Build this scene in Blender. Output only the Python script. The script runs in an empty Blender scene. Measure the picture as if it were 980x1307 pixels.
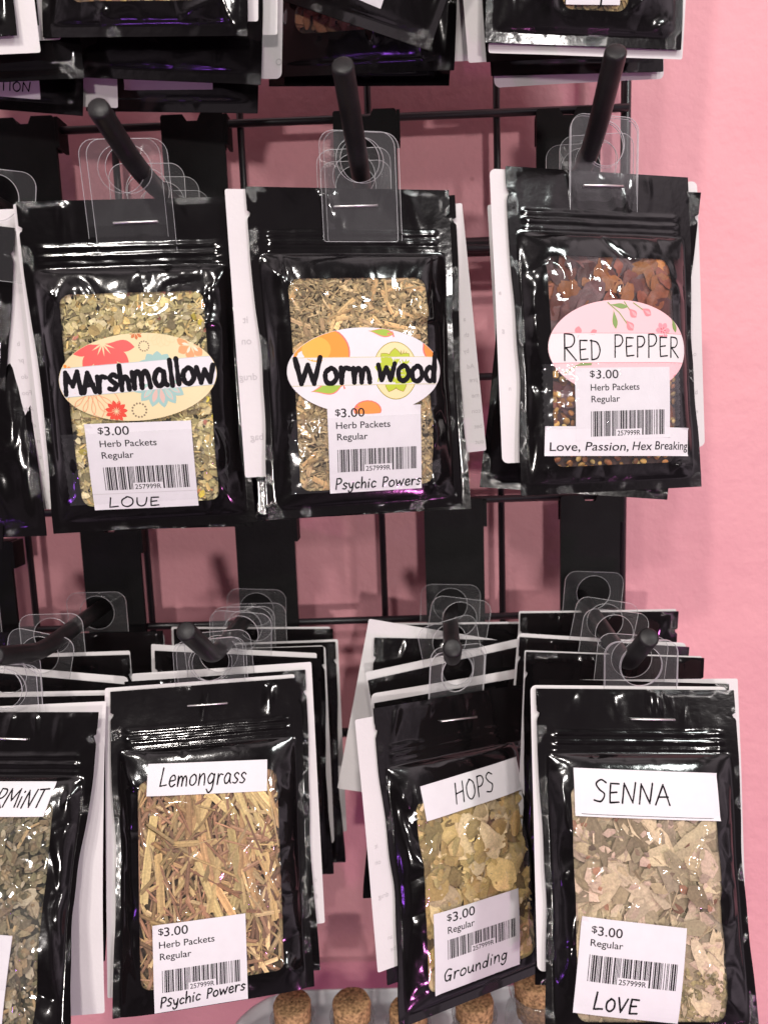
import bpy, math, random
from mathutils import Vector, Matrix, noise
sc = bpy.context.scene
COL = sc.collection
PI = math.pi

# ------------------------------------------------------------------ camera
F_PX, PITCH, ROLL, YAW = 967.91, 0.142168, -0.034178, -0.017540
d = Vector((math.sin(YAW)*math.cos(PITCH), math.cos(YAW)*math.cos(PITCH), -math.sin(PITCH)))
rt = d.cross(Vector((0, 0, 1))).normalized(); up = rt.cross(d)
r2 = math.cos(ROLL)*rt + math.sin(ROLL)*up
u2 = -math.sin(ROLL)*rt + math.cos(ROLL)*up
cam = bpy.data.objects.new('camera', bpy.data.cameras.new('camera'))
COL.objects.link(cam)
cam.matrix_world = Matrix((r2, u2, -d)).transposed().to_4x4()
cam.data.sensor_fit = 'VERTICAL'; cam.data.sensor_height = 36.0
cam.data.lens = F_PX*36.0/1307.0
cam.data.clip_start = 0.005; cam.data.clip_end = 50
cam.data.dof.use_dof = True; cam.data.dof.focus_distance = 0.385; cam.data.dof.aperture_fstop = 9.0
sc.camera = cam

# ------------------------------------------------------------------ world, lamps, exposure
world = bpy.data.worlds.new('World'); sc.world = world; world.use_nodes = True
def world_nodes():
    nt = world.node_tree; n = nt.nodes; L = nt.links; n.clear()
    tc = n.new('ShaderNodeTexCoord'); sep = n.new('ShaderNodeSeparateXYZ')
    L.new(tc.outputs['Generated'], sep.inputs[0])
    rp = n.new('ShaderNodeValToRGB'); e = rp.color_ramp.elements
    e[0].position = 0.0; e[0].color = (.13, .09, .14, 1)
    e[1].position = 1.0; e[1].color = (.84, .76, .78, 1)
    m = e.new(.5); m.color = (.56, .47, .54, 1)
    mr = n.new('ShaderNodeMapRange'); mr.inputs[1].default_value = -1; mr.inputs[2].default_value = 1
    L.new(sep.outputs[2], mr.inputs[0]); L.new(mr.outputs[0], rp.inputs[0])
    nz = n.new('ShaderNodeTexNoise'); nz.inputs['Scale'].default_value = 2.6; nz.inputs['Detail'].default_value = 2
    L.new(tc.outputs['Generated'], nz.inputs['Vector'])
    r3 = n.new('ShaderNodeValToRGB'); q = r3.color_ramp.elements
    q[0].position = .42; q[0].color = (.25, .25, .25, 1); q[1].position = .62; q[1].color = (1.9, 1.8, 1.8, 1)
    L.new(nz.outputs['Fac'], r3.inputs[0])
    mx = n.new('ShaderNodeMix'); mx.data_type = 'RGBA'; mx.blend_type = 'MULTIPLY'; mx.inputs[0].default_value = 1
    L.new(rp.outputs[0], mx.inputs[6]); L.new(r3.outputs[0], mx.inputs[7])
    bg = n.new('ShaderNodeBackground')
    fr = n.new('ShaderNodeMapRange'); fr.interpolation_type = 'SMOOTHSTEP'      # the shop aisle opposite the wall is dark
    fr.inputs[1].default_value = -.92; fr.inputs[2].default_value = -.35; fr.inputs[3].default_value = .10; fr.inputs[4].default_value = 1.0
    L.new(sep.outputs[1], fr.inputs[0]); L.new(fr.outputs[0], bg.inputs[1])
    out = n.new('ShaderNodeOutputWorld')
    L.new(mx.outputs[2], bg.inputs[0]); L.new(bg.outputs[0], out.inputs[0])
world_nodes()
def lamp(name, loc, aim, power, size, color):
    l = bpy.data.lights.new(name, 'AREA'); l.shape = 'DISK'; l.size = size; l.energy = power; l.color = color
    o = bpy.data.objects.new(name, l); COL.objects.link(o); o.location = loc
    o.rotation_euler = (Vector(aim)-Vector(loc)).to_track_quat('-Z', 'Y').to_euler()
    return o
lamp('ceiling_or_fill_spot', (-.48, -.95, 1.08), (0, .42, 0), 11.0, .10, (1, .93, .87))
lamp('ceiling_or_fill_spot', (.95, -.75, 1.05), (0, .42, 0), 8.5, .26, (.95, 1, .97))
lamp('ceiling_or_fill_spot', (.12, -1.15, 1.45), (0, .42, 0), 8.0, .08, (1, .94, .89))
lamp('ceiling_or_fill_spot', (-.45, -2.0, 1.25), (0, .42, -.1), 14.0, .18, (1, .95, .92))  # frontal fill, added to brighten the wall behind the packets
lamp('ceiling_or_fill_spot', (1.3, -1.5, .55), (0, .42, -.1), 8.5, .16, (1, .94, .91))  # side fill added to soften the background shadows, no known lamp
lamp('front_fill', (.30, -2.4, -.08), (0, .42, -.05), 24.0, .14, (1, .92, .88))  # unseen fill added behind the camera to light the wall, no known lamp
lamp('purple_led', (-.95, -.55, -.55), (0, .42, -.1), .38, .05, (.45, .12, 1))
lamp('pink_led', (.75, -.75, -.85), (.1, .40, -.25), 2.6, .06, (1, .25, .8))
sc.view_settings.view_transform = 'Standard'; sc.view_settings.look = 'None'
sc.view_settings.exposure = 0; sc.view_settings.gamma = 1
sc.cycles.transparent_max_bounces = 32; sc.cycles.max_bounces = 10
sc.cycles.use_denoising = True

# ------------------------------------------------------------------ materials
def new_mat(name):
    m = bpy.data.materials.new(name); m.use_nodes = True
    nt = m.node_tree; nt.nodes.clear()
    out = nt.nodes.new('ShaderNodeOutputMaterial')
    return m, nt.nodes, nt.links, out
def principled(name, col, rough=.5, spec=.5, metal=0, bump=None, var=None, coat=0):
    """bump=(scale, strength, distance), var=(scale, lo, hi)"""
    m, n, L, out = new_mat(name)
    b = n.new('ShaderNodeBsdfPrincipled'); L.new(b.outputs[0], out.inputs[0])
    b.inputs['Base Color'].default_value = (*col, 1); b.inputs['Roughness'].default_value = rough
    b.inputs['Specular IOR Level'].default_value = spec; b.inputs['Metallic'].default_value = metal
    b.inputs['Coat Weight'].default_value = coat
    if bump or var:
        tc = n.new('ShaderNodeTexCoord')
    if bump:
        nz = n.new('ShaderNodeTexNoise'); nz.inputs['Scale'].default_value = bump[0]; nz.inputs['Detail'].default_value = 4
        L.new(tc.outputs['Object'], nz.inputs['Vector'])
        bp = n.new('ShaderNodeBump'); bp.inputs['Strength'].default_value = bump[1]; bp.inputs['Distance'].default_value = bump[2]
        L.new(nz.outputs['Fac'], bp.inputs['Height']); L.new(bp.outputs[0], b.inputs['Normal'])
    if var:
        nz = n.new('ShaderNodeTexNoise'); nz.inputs['Scale'].default_value = var[0]; nz.inputs['Detail'].default_value = 5
        L.new(tc.outputs['Object'], nz.inputs['Vector'])
        mr = n.new('ShaderNodeMapRange'); mr.inputs[1].default_value = .3; mr.inputs[2].default_value = .7
        mr.inputs[3].default_value = var[1]; mr.inputs[4].default_value = var[2]
        L.new(nz.outputs['Fac'], mr.inputs[0])
        mx = n.new('ShaderNodeMix'); mx.data_type = 'RGBA'; mx.blend_type = 'MULTIPLY'; mx.inputs[0].default_value = 1
        mx.inputs[6].default_value = (*col, 1); L.new(mr.outputs[0], mx.inputs[7])
        L.new(mx.outputs[2], b.inputs['Base Color'])
    return m
def film(name, rough=.06, haze=.03, gain=1.0, bump=None, hazecol=(.9, .9, .92), tint=(1, 1, 1)):
    """thin clear plastic: transparent + fresnel gloss + a trace of milky haze"""
    m, n, L, out = new_mat(name)
    geo = n.new('ShaderNodeNewGeometry')
    ior = n.new('ShaderNodeMath'); ior.operation = 'MULTIPLY_ADD'
    ior.inputs[1].default_value = 1/1.5-1.5; ior.inputs[2].default_value = 1.5
    L.new(geo.outputs['Backfacing'], ior.inputs[0])
    fr = n.new('ShaderNodeFresnel'); L.new(ior.outputs[0], fr.inputs['IOR'])
    gl = n.new('ShaderNodeBsdfGlossy'); gl.inputs['Roughness'].default_value = rough
    if bump:
        tc = n.new('ShaderNodeTexCoord'); nz = n.new('ShaderNodeTexNoise')
        nz.inputs['Scale'].default_value = bump[0]; nz.inputs['Detail'].default_value = 3
        L.new(tc.outputs['Object'], nz.inputs['Vector'])
        bp = n.new('ShaderNodeBump'); bp.inputs['Strength'].default_value = bump[1]; bp.inputs['Distance'].default_value = bump[2]
        L.new(nz.outputs['Fac'], bp.inputs['Height']); L.new(bp.outputs[0], gl.inputs['Normal']); L.new(bp.outputs[0], fr.inputs['Normal'])
    k = n.new('ShaderNodeMath'); k.operation = 'MULTIPLY'; k.use_clamp = True; k.inputs[1].default_value = gain
    L.new(fr.outputs[0], k.inputs[0])
    tr = n.new('ShaderNodeBsdfTransparent'); tr.inputs[0].default_value = (*tint, 1)
    df = n.new('ShaderNodeBsdfDiffuse'); df.inputs[0].default_value = (*hazecol, 1)
    m1 = n.new('ShaderNodeMixShader'); m1.inputs[0].default_value = haze
    L.new(tr.outputs[0], m1.inputs[1]); L.new(df.outputs[0], m1.inputs[2])
    m2 = n.new('ShaderNodeMixShader'); L.new(k.outputs[0], m2.inputs[0])
    L.new(m1.outputs[0], m2.inputs[1]); L.new(gl.outputs[0], m2.inputs[2]); L.new(m2.outputs[0], out.inputs[0])
    return m
def pouch_material():
    m, n, L, out = new_mat('black_foil')
    b = n.new('ShaderNodeBsdfPrincipled'); L.new(b.outputs[0], out.inputs[0])
    b.inputs['Base Color'].default_value = (.0045, .0038, .0042, 1); b.inputs['Roughness'].default_value = .17
    b.inputs['Specular IOR Level'].default_value = .6
    at = n.new('ShaderNodeAttribute'); at.attribute_name = 'seal'
    uv = n.new('ShaderNodeAttribute'); uv.attribute_name = 'mm'
    sep = n.new('ShaderNodeSeparateXYZ'); L.new(uv.outputs['Vector'], sep.inputs[0])
    def sn(sock):
        a = n.new('ShaderNodeMath'); a.operation = 'MULTIPLY'; a.inputs[1].default_value = 2*PI/1.15; L.new(sock, a.inputs[0])
        s = n.new('ShaderNodeMath'); s.operation = 'SINE'; L.new(a.outputs[0], s.inputs[0]); return s.outputs[0]
    mu = n.new('ShaderNodeMath'); mu.operation = 'MULTIPLY'; L.new(sn(sep.outputs[0]), mu.inputs[0]); L.new(sn(sep.outputs[1]), mu.inputs[1])
    ms = n.new('ShaderNodeMath'); ms.operation = 'MULTIPLY'; L.new(mu.outputs[0], ms.inputs[0]); L.new(at.outputs['Fac'], ms.inputs[1])
    # the crimp is only pressed hard in places
    nz0 = n.new('ShaderNodeTexNoise'); nz0.inputs['Scale'].default_value = .06; L.new(uv.outputs['Vector'], nz0.inputs['Vector'])
    mr = n.new('ShaderNodeMapRange'); mr.inputs[1].default_value = .52; mr.inputs[2].default_value = .66; L.new(nz0.outputs['Fac'], mr.inputs[0])
    m3 = n.new('ShaderNodeMath'); m3.operation = 'MULTIPLY'; L.new(ms.outputs[0], m3.inputs[0]); L.new(mr.outputs[0], m3.inputs[1])
    bp = n.new('ShaderNodeBump'); bp.inputs['Strength'].default_value = .8; bp.inputs['Distance'].default_value = .00012
    L.new(m3.outputs[0], bp.inputs['Height'])
    nz = n.new('ShaderNodeTexNoise'); nz.inputs['Scale'].default_value = .35; nz.inputs['Detail'].default_value = 3
    L.new(uv.outputs['Vector'], nz.inputs['Vector'])
    b2 = n.new('ShaderNodeBump'); b2.inputs['Strength'].default_value = .35; b2.inputs['Distance'].default_value = .00014
    L.new(nz.outputs['Fac'], b2.inputs['Height']); L.new(bp.outputs[0], b2.inputs['Normal']); L.new(b2.outputs[0], b.inputs['Normal'])
    nr = n.new('ShaderNodeTexNoise'); nr.inputs['Scale'].default_value = .05; nr.inputs['Detail'].default_value = 3
    L.new(uv.outputs['Vector'], nr.inputs['Vector'])
    rr = n.new('ShaderNodeMapRange'); rr.inputs[3].default_value = .05; rr.inputs[4].default_value = .17
    L.new(nr.outputs['Fac'], rr.inputs[0]); L.new(rr.outputs[0], b.inputs['Roughness'])
    return m
def herb_material(name, rough=.7, fleck=900):
    m, n, L, out = new_mat(name)
    b = n.new('ShaderNodeBsdfPrincipled'); L.new(b.outputs[0], out.inputs[0])
    b.inputs['Roughness'].default_value = rough; b.inputs['Specular IOR Level'].default_value = .25
    at = n.new('ShaderNodeAttribute'); at.attribute_name = 'Col'
    tc = n.new('ShaderNodeTexCoord'); nz = n.new('ShaderNodeTexNoise'); nz.inputs['Scale'].default_value = fleck; nz.inputs['Detail'].default_value = 3
    L.new(tc.outputs['Object'], nz.inputs['Vector'])
    mr = n.new('ShaderNodeMapRange'); mr.inputs[1].default_value = .3; mr.inputs[2].default_value = .7; mr.inputs[3].default_value = .8; mr.inputs[4].default_value = 1.15
    L.new(nz.outputs['Fac'], mr.inputs[0])
    mx = n.new('ShaderNodeMix'); mx.data_type = 'RGBA'; mx.blend_type = 'MULTIPLY'; mx.inputs[0].default_value = 1
    L.new(at.outputs['Color'], mx.inputs[6]); L.new(mr.outputs[0], mx.inputs[7]); L.new(mx.outputs[2], b.inputs['Base Color'])
    bp = n.new('ShaderNodeBump'); bp.inputs['Strength'].default_value = .3; bp.inputs['Distance'].default_value = .0002
    L.new(nz.outputs['Fac'], bp.inputs['Height']); L.new(bp.outputs[0], b.inputs['Normal'])
    return m
M_POUCH = pouch_material()
M_HERB = herb_material('dried_herb')
M_BERRY = herb_material('dried_pepper', .38, 500)
M_FILM = film('clear_window_film', .05, .02, 1.15, (60, .2, .0012))
M_TAPE = film('clear_tape', .05, .02, 1.0, (160, .6, .0012))
M_TAB = film('clear_tab_plastic', .04, .012, 1.1, (45, .35, .0016))
M_TABEDGE = film('tab_edge_glint', .16, .38, 2.2, None, (.98, .98, 1))  # whitish haze paints the bright glint along the tab's cut edges
M_PAPER = principled('white_paper', (.69, .665, .665), .75, .25, bump=(700, .25, .0002), var=(60, .95, 1.0))
M_CARD = principled('card_paper', (.66, .63, .63), .8, .2, bump=(500, .3, .0003), var=(30, .93, 1.0))
M_LABEL = principled('label_paper', (.69, .67, .69), .5, .3, bump=(420, .2, .0002), var=(180, .96, 1.0))
M_INK = principled('black_ink', (.008, .007, .009), .75, .12)
M_PRINT = principled('printed_ink', (.02, .017, .02), .75, .12)
M_GHOST = principled('show_through_print', (.48, .455, .46), .8, .2)
M_STEEL = principled('staple_steel', (.92, .90, .88), .38, .5, 1.0)
M_WIRE = principled('black_wire_coating', (.010, .009, .011), .32, .5, bump=(300, .15, .0004))
M_HOOK = principled('black_hook_plastic', (.011, .010, .0105), .40, .28, bump=(600, .3, .0003), var=(120, .8, 1.5))
M_PLATE = principled('black_plate', (.004, .0036, .004), .55, .15, bump=(500, .35, .0003), var=(70, .8, 1.4))
M_CORK = principled('cork', (.50, .30, .15), .85, .2, bump=(260, .8, .0012), var=(520, .28, 1.3))
M_GLASS = film('bottle_glass', .03, .02, 1.6, (40, .1, .001), tint=(.93, .95, .95))
M_TRAY = principled('grey_tray', (.62, .61, .63), .35, .5, bump=(200, .1, .0004))
_inks = {}
def ink(r, g, b):
    k = (r, g, b)
    if k not in _inks: _inks[k] = principled('printed_colour', k, .42, .4)
    return _inks[k]
def wall_material():
    m, n, L, out = new_mat('pink_wall_paint')
    b = n.new('ShaderNodeBsdfPrincipled'); L.new(b.outputs[0], out.inputs[0])
    b.inputs['Roughness'].default_value = .55; b.inputs['Specular IOR Level'].default_value = .3
    tc = n.new('ShaderNodeTexCoord')
    nz = n.new('ShaderNodeTexNoise'); nz.inputs['Scale'].default_value = 9; nz.inputs['Detail'].default_value = 6; L.new(tc.outputs['Object'], nz.inputs['Vector'])
    rp = n.new('ShaderNodeValToRGB'); e = rp.color_ramp.elements
    e[0].position = .3; e[0].color = (.67, .305, .345, 1); e[1].position = .7; e[1].color = (.75, .36, .39, 1)
    L.new(nz.outputs['Fac'], rp.inputs[0])
    vo = n.new('ShaderNodeTexVoronoi'); vo.inputs['Scale'].default_value = 16; L.new(tc.outputs['Object'], vo.inputs['Vector'])
    rs = n.new('ShaderNodeValToRGB'); q = rs.color_ramp.elements
    q[0].position = .022; q[0].color = (.5, .38, .4, 1); q[1].position = .04; q[1].color = (1, 1, 1, 1)
    L.new(vo.outputs['Distance'], rs.inputs[0])
    mx = n.new('ShaderNodeMix'); mx.data_type = 'RGBA'; mx.blend_type = 'MULTIPLY'; mx.inputs[0].default_value = .7
    L.new(rp.outputs[0], mx.inputs[6]); L.new(rs.outputs[0], mx.inputs[7]); L.new(mx.outputs[2], b.inputs['Base Color'])
    n2 = n.new('ShaderNodeTexNoise'); n2.inputs['Scale'].default_value = 210; n2.inputs['Detail'].default_value = 3; L.new(tc.outputs['Object'], n2.inputs['Vector'])
    n3 = n.new('ShaderNodeTexNoise'); n3.inputs['Scale'].default_value = 45; n3.inputs['Detail'].default_value = 2; L.new(tc.outputs['Object'], n3.inputs['Vector'])
    b1 = n.new('ShaderNodeBump'); b1.inputs['Strength'].default_value = .45; b1.inputs['Distance'].default_value = .0011; L.new(n2.outputs['Fac'], b1.inputs['Height'])
    b2 = n.new('ShaderNodeBump'); b2.inputs['Strength'].default_value = .4; b2.inputs['Distance'].default_value = .003; L.new(n3.outputs['Fac'], b2.inputs['Height'])
    L.new(b1.outputs[0], b2.inputs['Normal']); L.new(b2.outputs[0], b.inputs['Normal'])
    return m

# ------------------------------------------------------------------ helpers
def link(name, me, mat, parent=None, smooth=False):
    o = bpy.data.objects.new(name, me); COL.objects.link(o)
    if mat is not None and len(me.materials) == 0: me.materials.append(mat)
    if smooth: me.polygons.foreach_set('use_smooth', [True]*len(me.polygons))
    if parent is not None: o.parent = parent
    return o
def mesh(name, vs, fs):
    me = bpy.data.meshes.new(name); me.from_pydata([tuple(v) for v in vs], [], fs); me.update(); return me
def obj(name, vs, fs, mat, parent=None, smooth=False):
    return link(name, mesh(name, vs, fs), mat, parent, smooth)
def thing(name, label, cat, mat4=None, group=None):
    o = bpy.data.objects.new(name, None); COL.objects.link(o); o.empty_display_size = .02
    if mat4 is not None: o.matrix_world = mat4
    o['label'] = label; o['category'] = cat
    if group: o['group'] = group
    return o
class MB:
    def __init__(s): s.v = []; s.f = []
    def box(s, x0, x1, y0, y1, z0, z1):
        k = len(s.v)
        s.v += [(x, y, z) for z in (z0, z1) for y in (y0, y1) for x in (x0, x1)]
        s.f += [tuple(k+i for i in q) for q in ((0, 2, 3, 1), (4, 5, 7, 6), (0, 1, 5, 4), (2, 6, 7, 3), (0, 4, 6, 2), (1, 3, 7, 5))]
    def tube(s, path, radii, n=20, cap=True):
        k0 = len(s.v); pts = [Vector(p) for p in path]
        t0 = (pts[1]-pts[0]).normalized(); a = t0.orthogonal().normalized()
        for i, p in enumerate(pts):
            t = (pts[min(i+1, len(pts)-1)]-pts[max(i-1, 0)]).normalized()
            a = (a-a.dot(t)*t).normalized(); b = t.cross(a)
            for j in range(n):
                w = 2*PI*j/n; s.v.append(p+radii[i]*(math.cos(w)*a+math.sin(w)*b))
        for i in range(len(pts)-1):
            for j in range(n):
                q = k0+i*n
                s.f.append((q+j, q+(j+1) % n, q+n+(j+1) % n, q+n+j))
        if cap:
            s.f.append(tuple(k0+j for j in reversed(range(n)))); s.f.append(tuple(k0+(len(pts)-1)*n+j for j in range(n)))
    def lathe(s, prof, c=(0, 0, 0), n=40):
        k = len(s.v)
        for r, z in prof:
            for j in range(n):
                w = 2*PI*j/n; s.v.append((c[0]+r*math.cos(w), c[1]+r*math.sin(w), c[2]+z))
        for i in range(len(prof)-1):
            for j in range(n):
                q = k+i*n; s.f.append((q+j, q+(j+1) % n, q+n+(j+1) % n, q+n+j))
    def build(s, name, mat, parent=None, smooth=False): return obj(name, s.v, s.f, mat, parent, smooth)
def flat_shape(name, outline, holes, thick, mats):
    """2-D outline with holes, filled and extruded (curve turned to mesh); x right, y up, thickness in z"""
    cu = bpy.data.curves.new(name, 'CURVE'); cu.dimensions = '2D'; cu.fill_mode = 'BOTH'; cu.extrude = thick/2
    for pl in [outline]+holes:
        sp = cu.splines.new('POLY'); sp.points.add(len(pl)-1); sp.use_cyclic_u = True
        for p, q in zip(sp.points, pl): p.co = (q[0], q[1], 0, 1)
    o = bpy.data.objects.new(name, cu); COL.objects.link(o)
    dg = bpy.context.evaluated_depsgraph_get(); me = bpy.data.meshes.new_from_object(o.evaluated_get(dg))
    bpy.data.objects.remove(o); bpy.data.curves.remove(cu)
    me.materials.clear()
    for m in mats: me.materials.append(m)
    if len(mats) > 1:
        for p in me.polygons: p.material_index = 0 if abs(p.normal.z) > .5 else 1
    return me
def rrect(x0, x1, y0, y1, r, n=7):
    """rounded rectangle, r = (bottom-left, bottom-right, top-right, top-left)"""
    if not isinstance(r, tuple): r = (r,)*4
    out = []
    for (cx, cy, a0), q in zip(((x0+r[0], y0+r[0], PI), (x1-r[1], y0+r[1], 1.5*PI), (x1-r[2], y1-r[2], 0), (x0+r[3], y1-r[3], .5*PI)), r):
        for i in range(n): w = a0+PI/2*i/(n-1); out.append((cx+q*math.cos(w), cy+q*math.sin(w)))
    return out
_txt = {}
def cap_height(): return max(v[1] for v in text_mesh('H')[0])
def text_mesh(s):
    """flat letters of the built-in font: (verts, faces, width) at size 1"""
    if s in _txt: return _txt[s]
    cu = bpy.data.curves.new('t', 'FONT'); cu.body = s; cu.size = 1.0; cu.resolution_u = 5; cu.fill_mode = 'FRONT'; cu.offset = .006
    o = bpy.data.objects.new('t', cu); COL.objects.link(o)
    dg = bpy.context.evaluated_depsgraph_get(); me = bpy.data.meshes.new_from_object(o.evaluated_get(dg))
    vs = [(v.co.x, v.co.y) for v in me.vertices]; fs = [tuple(p.vertices) for p in me.polygons]
    bpy.data.objects.remove(o); bpy.data.curves.remove(cu); bpy.data.meshes.remove(me)
    x1 = max(v[0] for v in vs); x0 = min(v[0] for v in vs)
    _txt[s] = (vs, fs, x0, x1-x0); return _txt[s]

# ------------------------------------------------------------------ handwriting (single-stroke letters, y up, cap height 100)
GL = {
 'M': (92, "0,0 10,100* 44,35* 78,100* 88,0"), 'A': (75, "0,0 35,100* 72,0/12,38 62,40"), 'r': (45, "5,60 8,0* 10,35 22,58 42,55"),
 's': (45, "42,52 25,62 8,48 22,32 38,20 24,2 2,6"), 'h': (56, "6,110 8,0* 12,35 30,58 44,45 48,0"),
 'm': (85, "4,58 8,0* 12,40 26,58 38,40 40,0* 44,40 58,58 70,42 76,0"), 'a': (60, "45,50 22,60 3,30 16,2 38,12 46,52* 47,15 56,2"),
 'l': (24, "8,110 12,0"), 'o': (55, "28,60 5,42 8,8 30,0 50,20 44,50 28,60"), 'w': (76, "2,58 16,2* 36,48* 54,2* 72,62"),
 'W': (112, "0,100 25,0* 52,75* 78,0* 104,105"), 'R': (65, "8,0 12,100* 48,95 55,72 40,52 14,48* 60,0"),
 'E': (56, "50,95 8,96* 6,50* 40,54/6,50 8,2* 52,6"), 'D': (66, "10,100 8,0* 45,10 62,50 45,88 2,98"),
 'P': (56, "8,0 10,100* 42,98 52,75 36,52 10,48"), 'L': (52, "8,100 4,2* 48,8"),
 'O': (70, "36,100 8,70 10,20 36,0 62,28 60,78 36,100 28,98"), 'U': (64, "6,85 8,25 28,0 50,20 58,85"), 'V': (62, "2,95 26,0* 58,92"),
 'S': (60, "55,88 32,100 10,82 26,56 50,36 36,4 4,8"), 'N': (74, "4,0 10,95* 55,4* 66,100"), 'T': (62, "28,0 30,95/0,94 62,98"),
 'I': (22, "10,0 12,95"), 'H': (70, "6,0 12,100/58,0 62,100/8,48 60,54"), 'G': (72, "58,88 30,98 6,60 16,8 42,2 58,38* 34,42/58,42 56,-5"),
 'y': (56, "4,58 18,10 38,18 48,60* 40,-20 16,-40 4,-22"), 'c': (46, "42,50 22,60 4,32 16,2 42,10"), 'i': (24, "8,55 10,0/13,80 15,85"),
 'e': (50, "5,30 42,36 32,60 10,50 6,18 24,0 46,12"), 'n': (56, "5,58 8,0* 12,40 32,60 44,40 48,0"),
 'g': (60, "46,48 22,60 4,32 18,6 40,18 48,56* 44,-20 22,-42 4,-25"), 'u': (60, "4,58 8,15 24,0 42,18 48,58* 48,12 58,0"),
 'd': (60, "46,40 22,56 4,28 18,2 40,14 50,110* 48,0"), 'p': (56, "5,58 6,-45* 8,45 30,60 46,35 28,4 8,12"), ' ': (40, ""),
}
def strokes(ch):
    w, s = GL[ch]; res = []
    for st in [x for x in s.split('/') if x]:
        segs = [[]]
        for tok in st.split():
            c = tok.endswith('*'); a, b = tok.rstrip('*').split(','); p = (float(a)/100, float(b)/100)
            segs[-1].append(p)
            if c: segs.append([p])
        line = []
        for sg in segs:
            if len(sg) < 2: continue
            e = [sg[0]]+sg+[sg[-1]]
            for i in range(1, len(e)-2):
                for k in range(6):
                    t = k/6; p0, p1, p2, p3 = e[i-1], e[i], e[i+1], e[i+2]
                    line.append(tuple(.5*((2*p1[j])+(-p0[j]+p2[j])*t+(2*p0[j]-5*p1[j]+4*p2[j]-p3[j])*t*t+(-p0[j]+3*p1[j]-3*p2[j]+p3[j])*t**3) for j in (0, 1)))
            line.append(sg[-1])
        res.append(line)
    return w/100, res
def hand_polys(word, x0, base, width, cap, pen, seed=0, slant=.08, scales=None, rise=0.0):
    """list of (points, faces) in label mm (x right, y DOWN)"""
    rnd = random.Random(seed); adv = 0; items = []
    for i, ch in enumerate(word):
        w, st = strokes(ch); sc_ = (scales or {}).get(ch, 1)*rnd.uniform(.93, 1.07)
        items.append((adv, sc_, st, rnd.uniform(-.03, .03))); adv += w*sc_+.10
    kx = width/adv; res = []
    for a, s, st, dy in items:
        for line in st:
            pts = []
            for p in line:
                q = (x0+(a+p[0]*s)*kx+slant*p[1]*s*cap, base-(p[1]*s+dy)*cap-rise*(a+p[0]*s)*kx)
                if not pts or math.hypot(q[0]-pts[-1][0], q[1]-pts[-1][1]) > pen*.12: pts.append(q)
            if len(pts) < 2: continue
            vs = []; fs = []
            for i, p in enumerate(pts):
                a1 = pts[max(i-1, 0)]; b1 = pts[min(i+1, len(pts)-1)]
                tx, ty = b1[0]-a1[0], b1[1]-a1[1]; l = math.hypot(tx, ty) or 1
                r = pen*(1+.28*noise.noise(Vector((p[0]*.7, p[1]*.7, seed))))
                vs += [(p[0]-ty/l*r, p[1]+tx/l*r), (p[0]+ty/l*r, p[1]-tx/l*r)]
            for i in range(len(pts)-1): fs.append((2*i, 2*i+1, 2*i+3, 2*i+2))
            for i, p in enumerate(pts):                      # round pen tip at every point
                if i in (0, len(pts)-1) or i % 2 == 0:
                    k = len(vs); vs += [(p[0]+pen*math.cos(w*PI/5), p[1]+pen*math.sin(w*PI/5)) for w in range(10)]
                    fs.append(tuple(range(k, k+10)))
            res.append((vs, fs))
    return res

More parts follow.
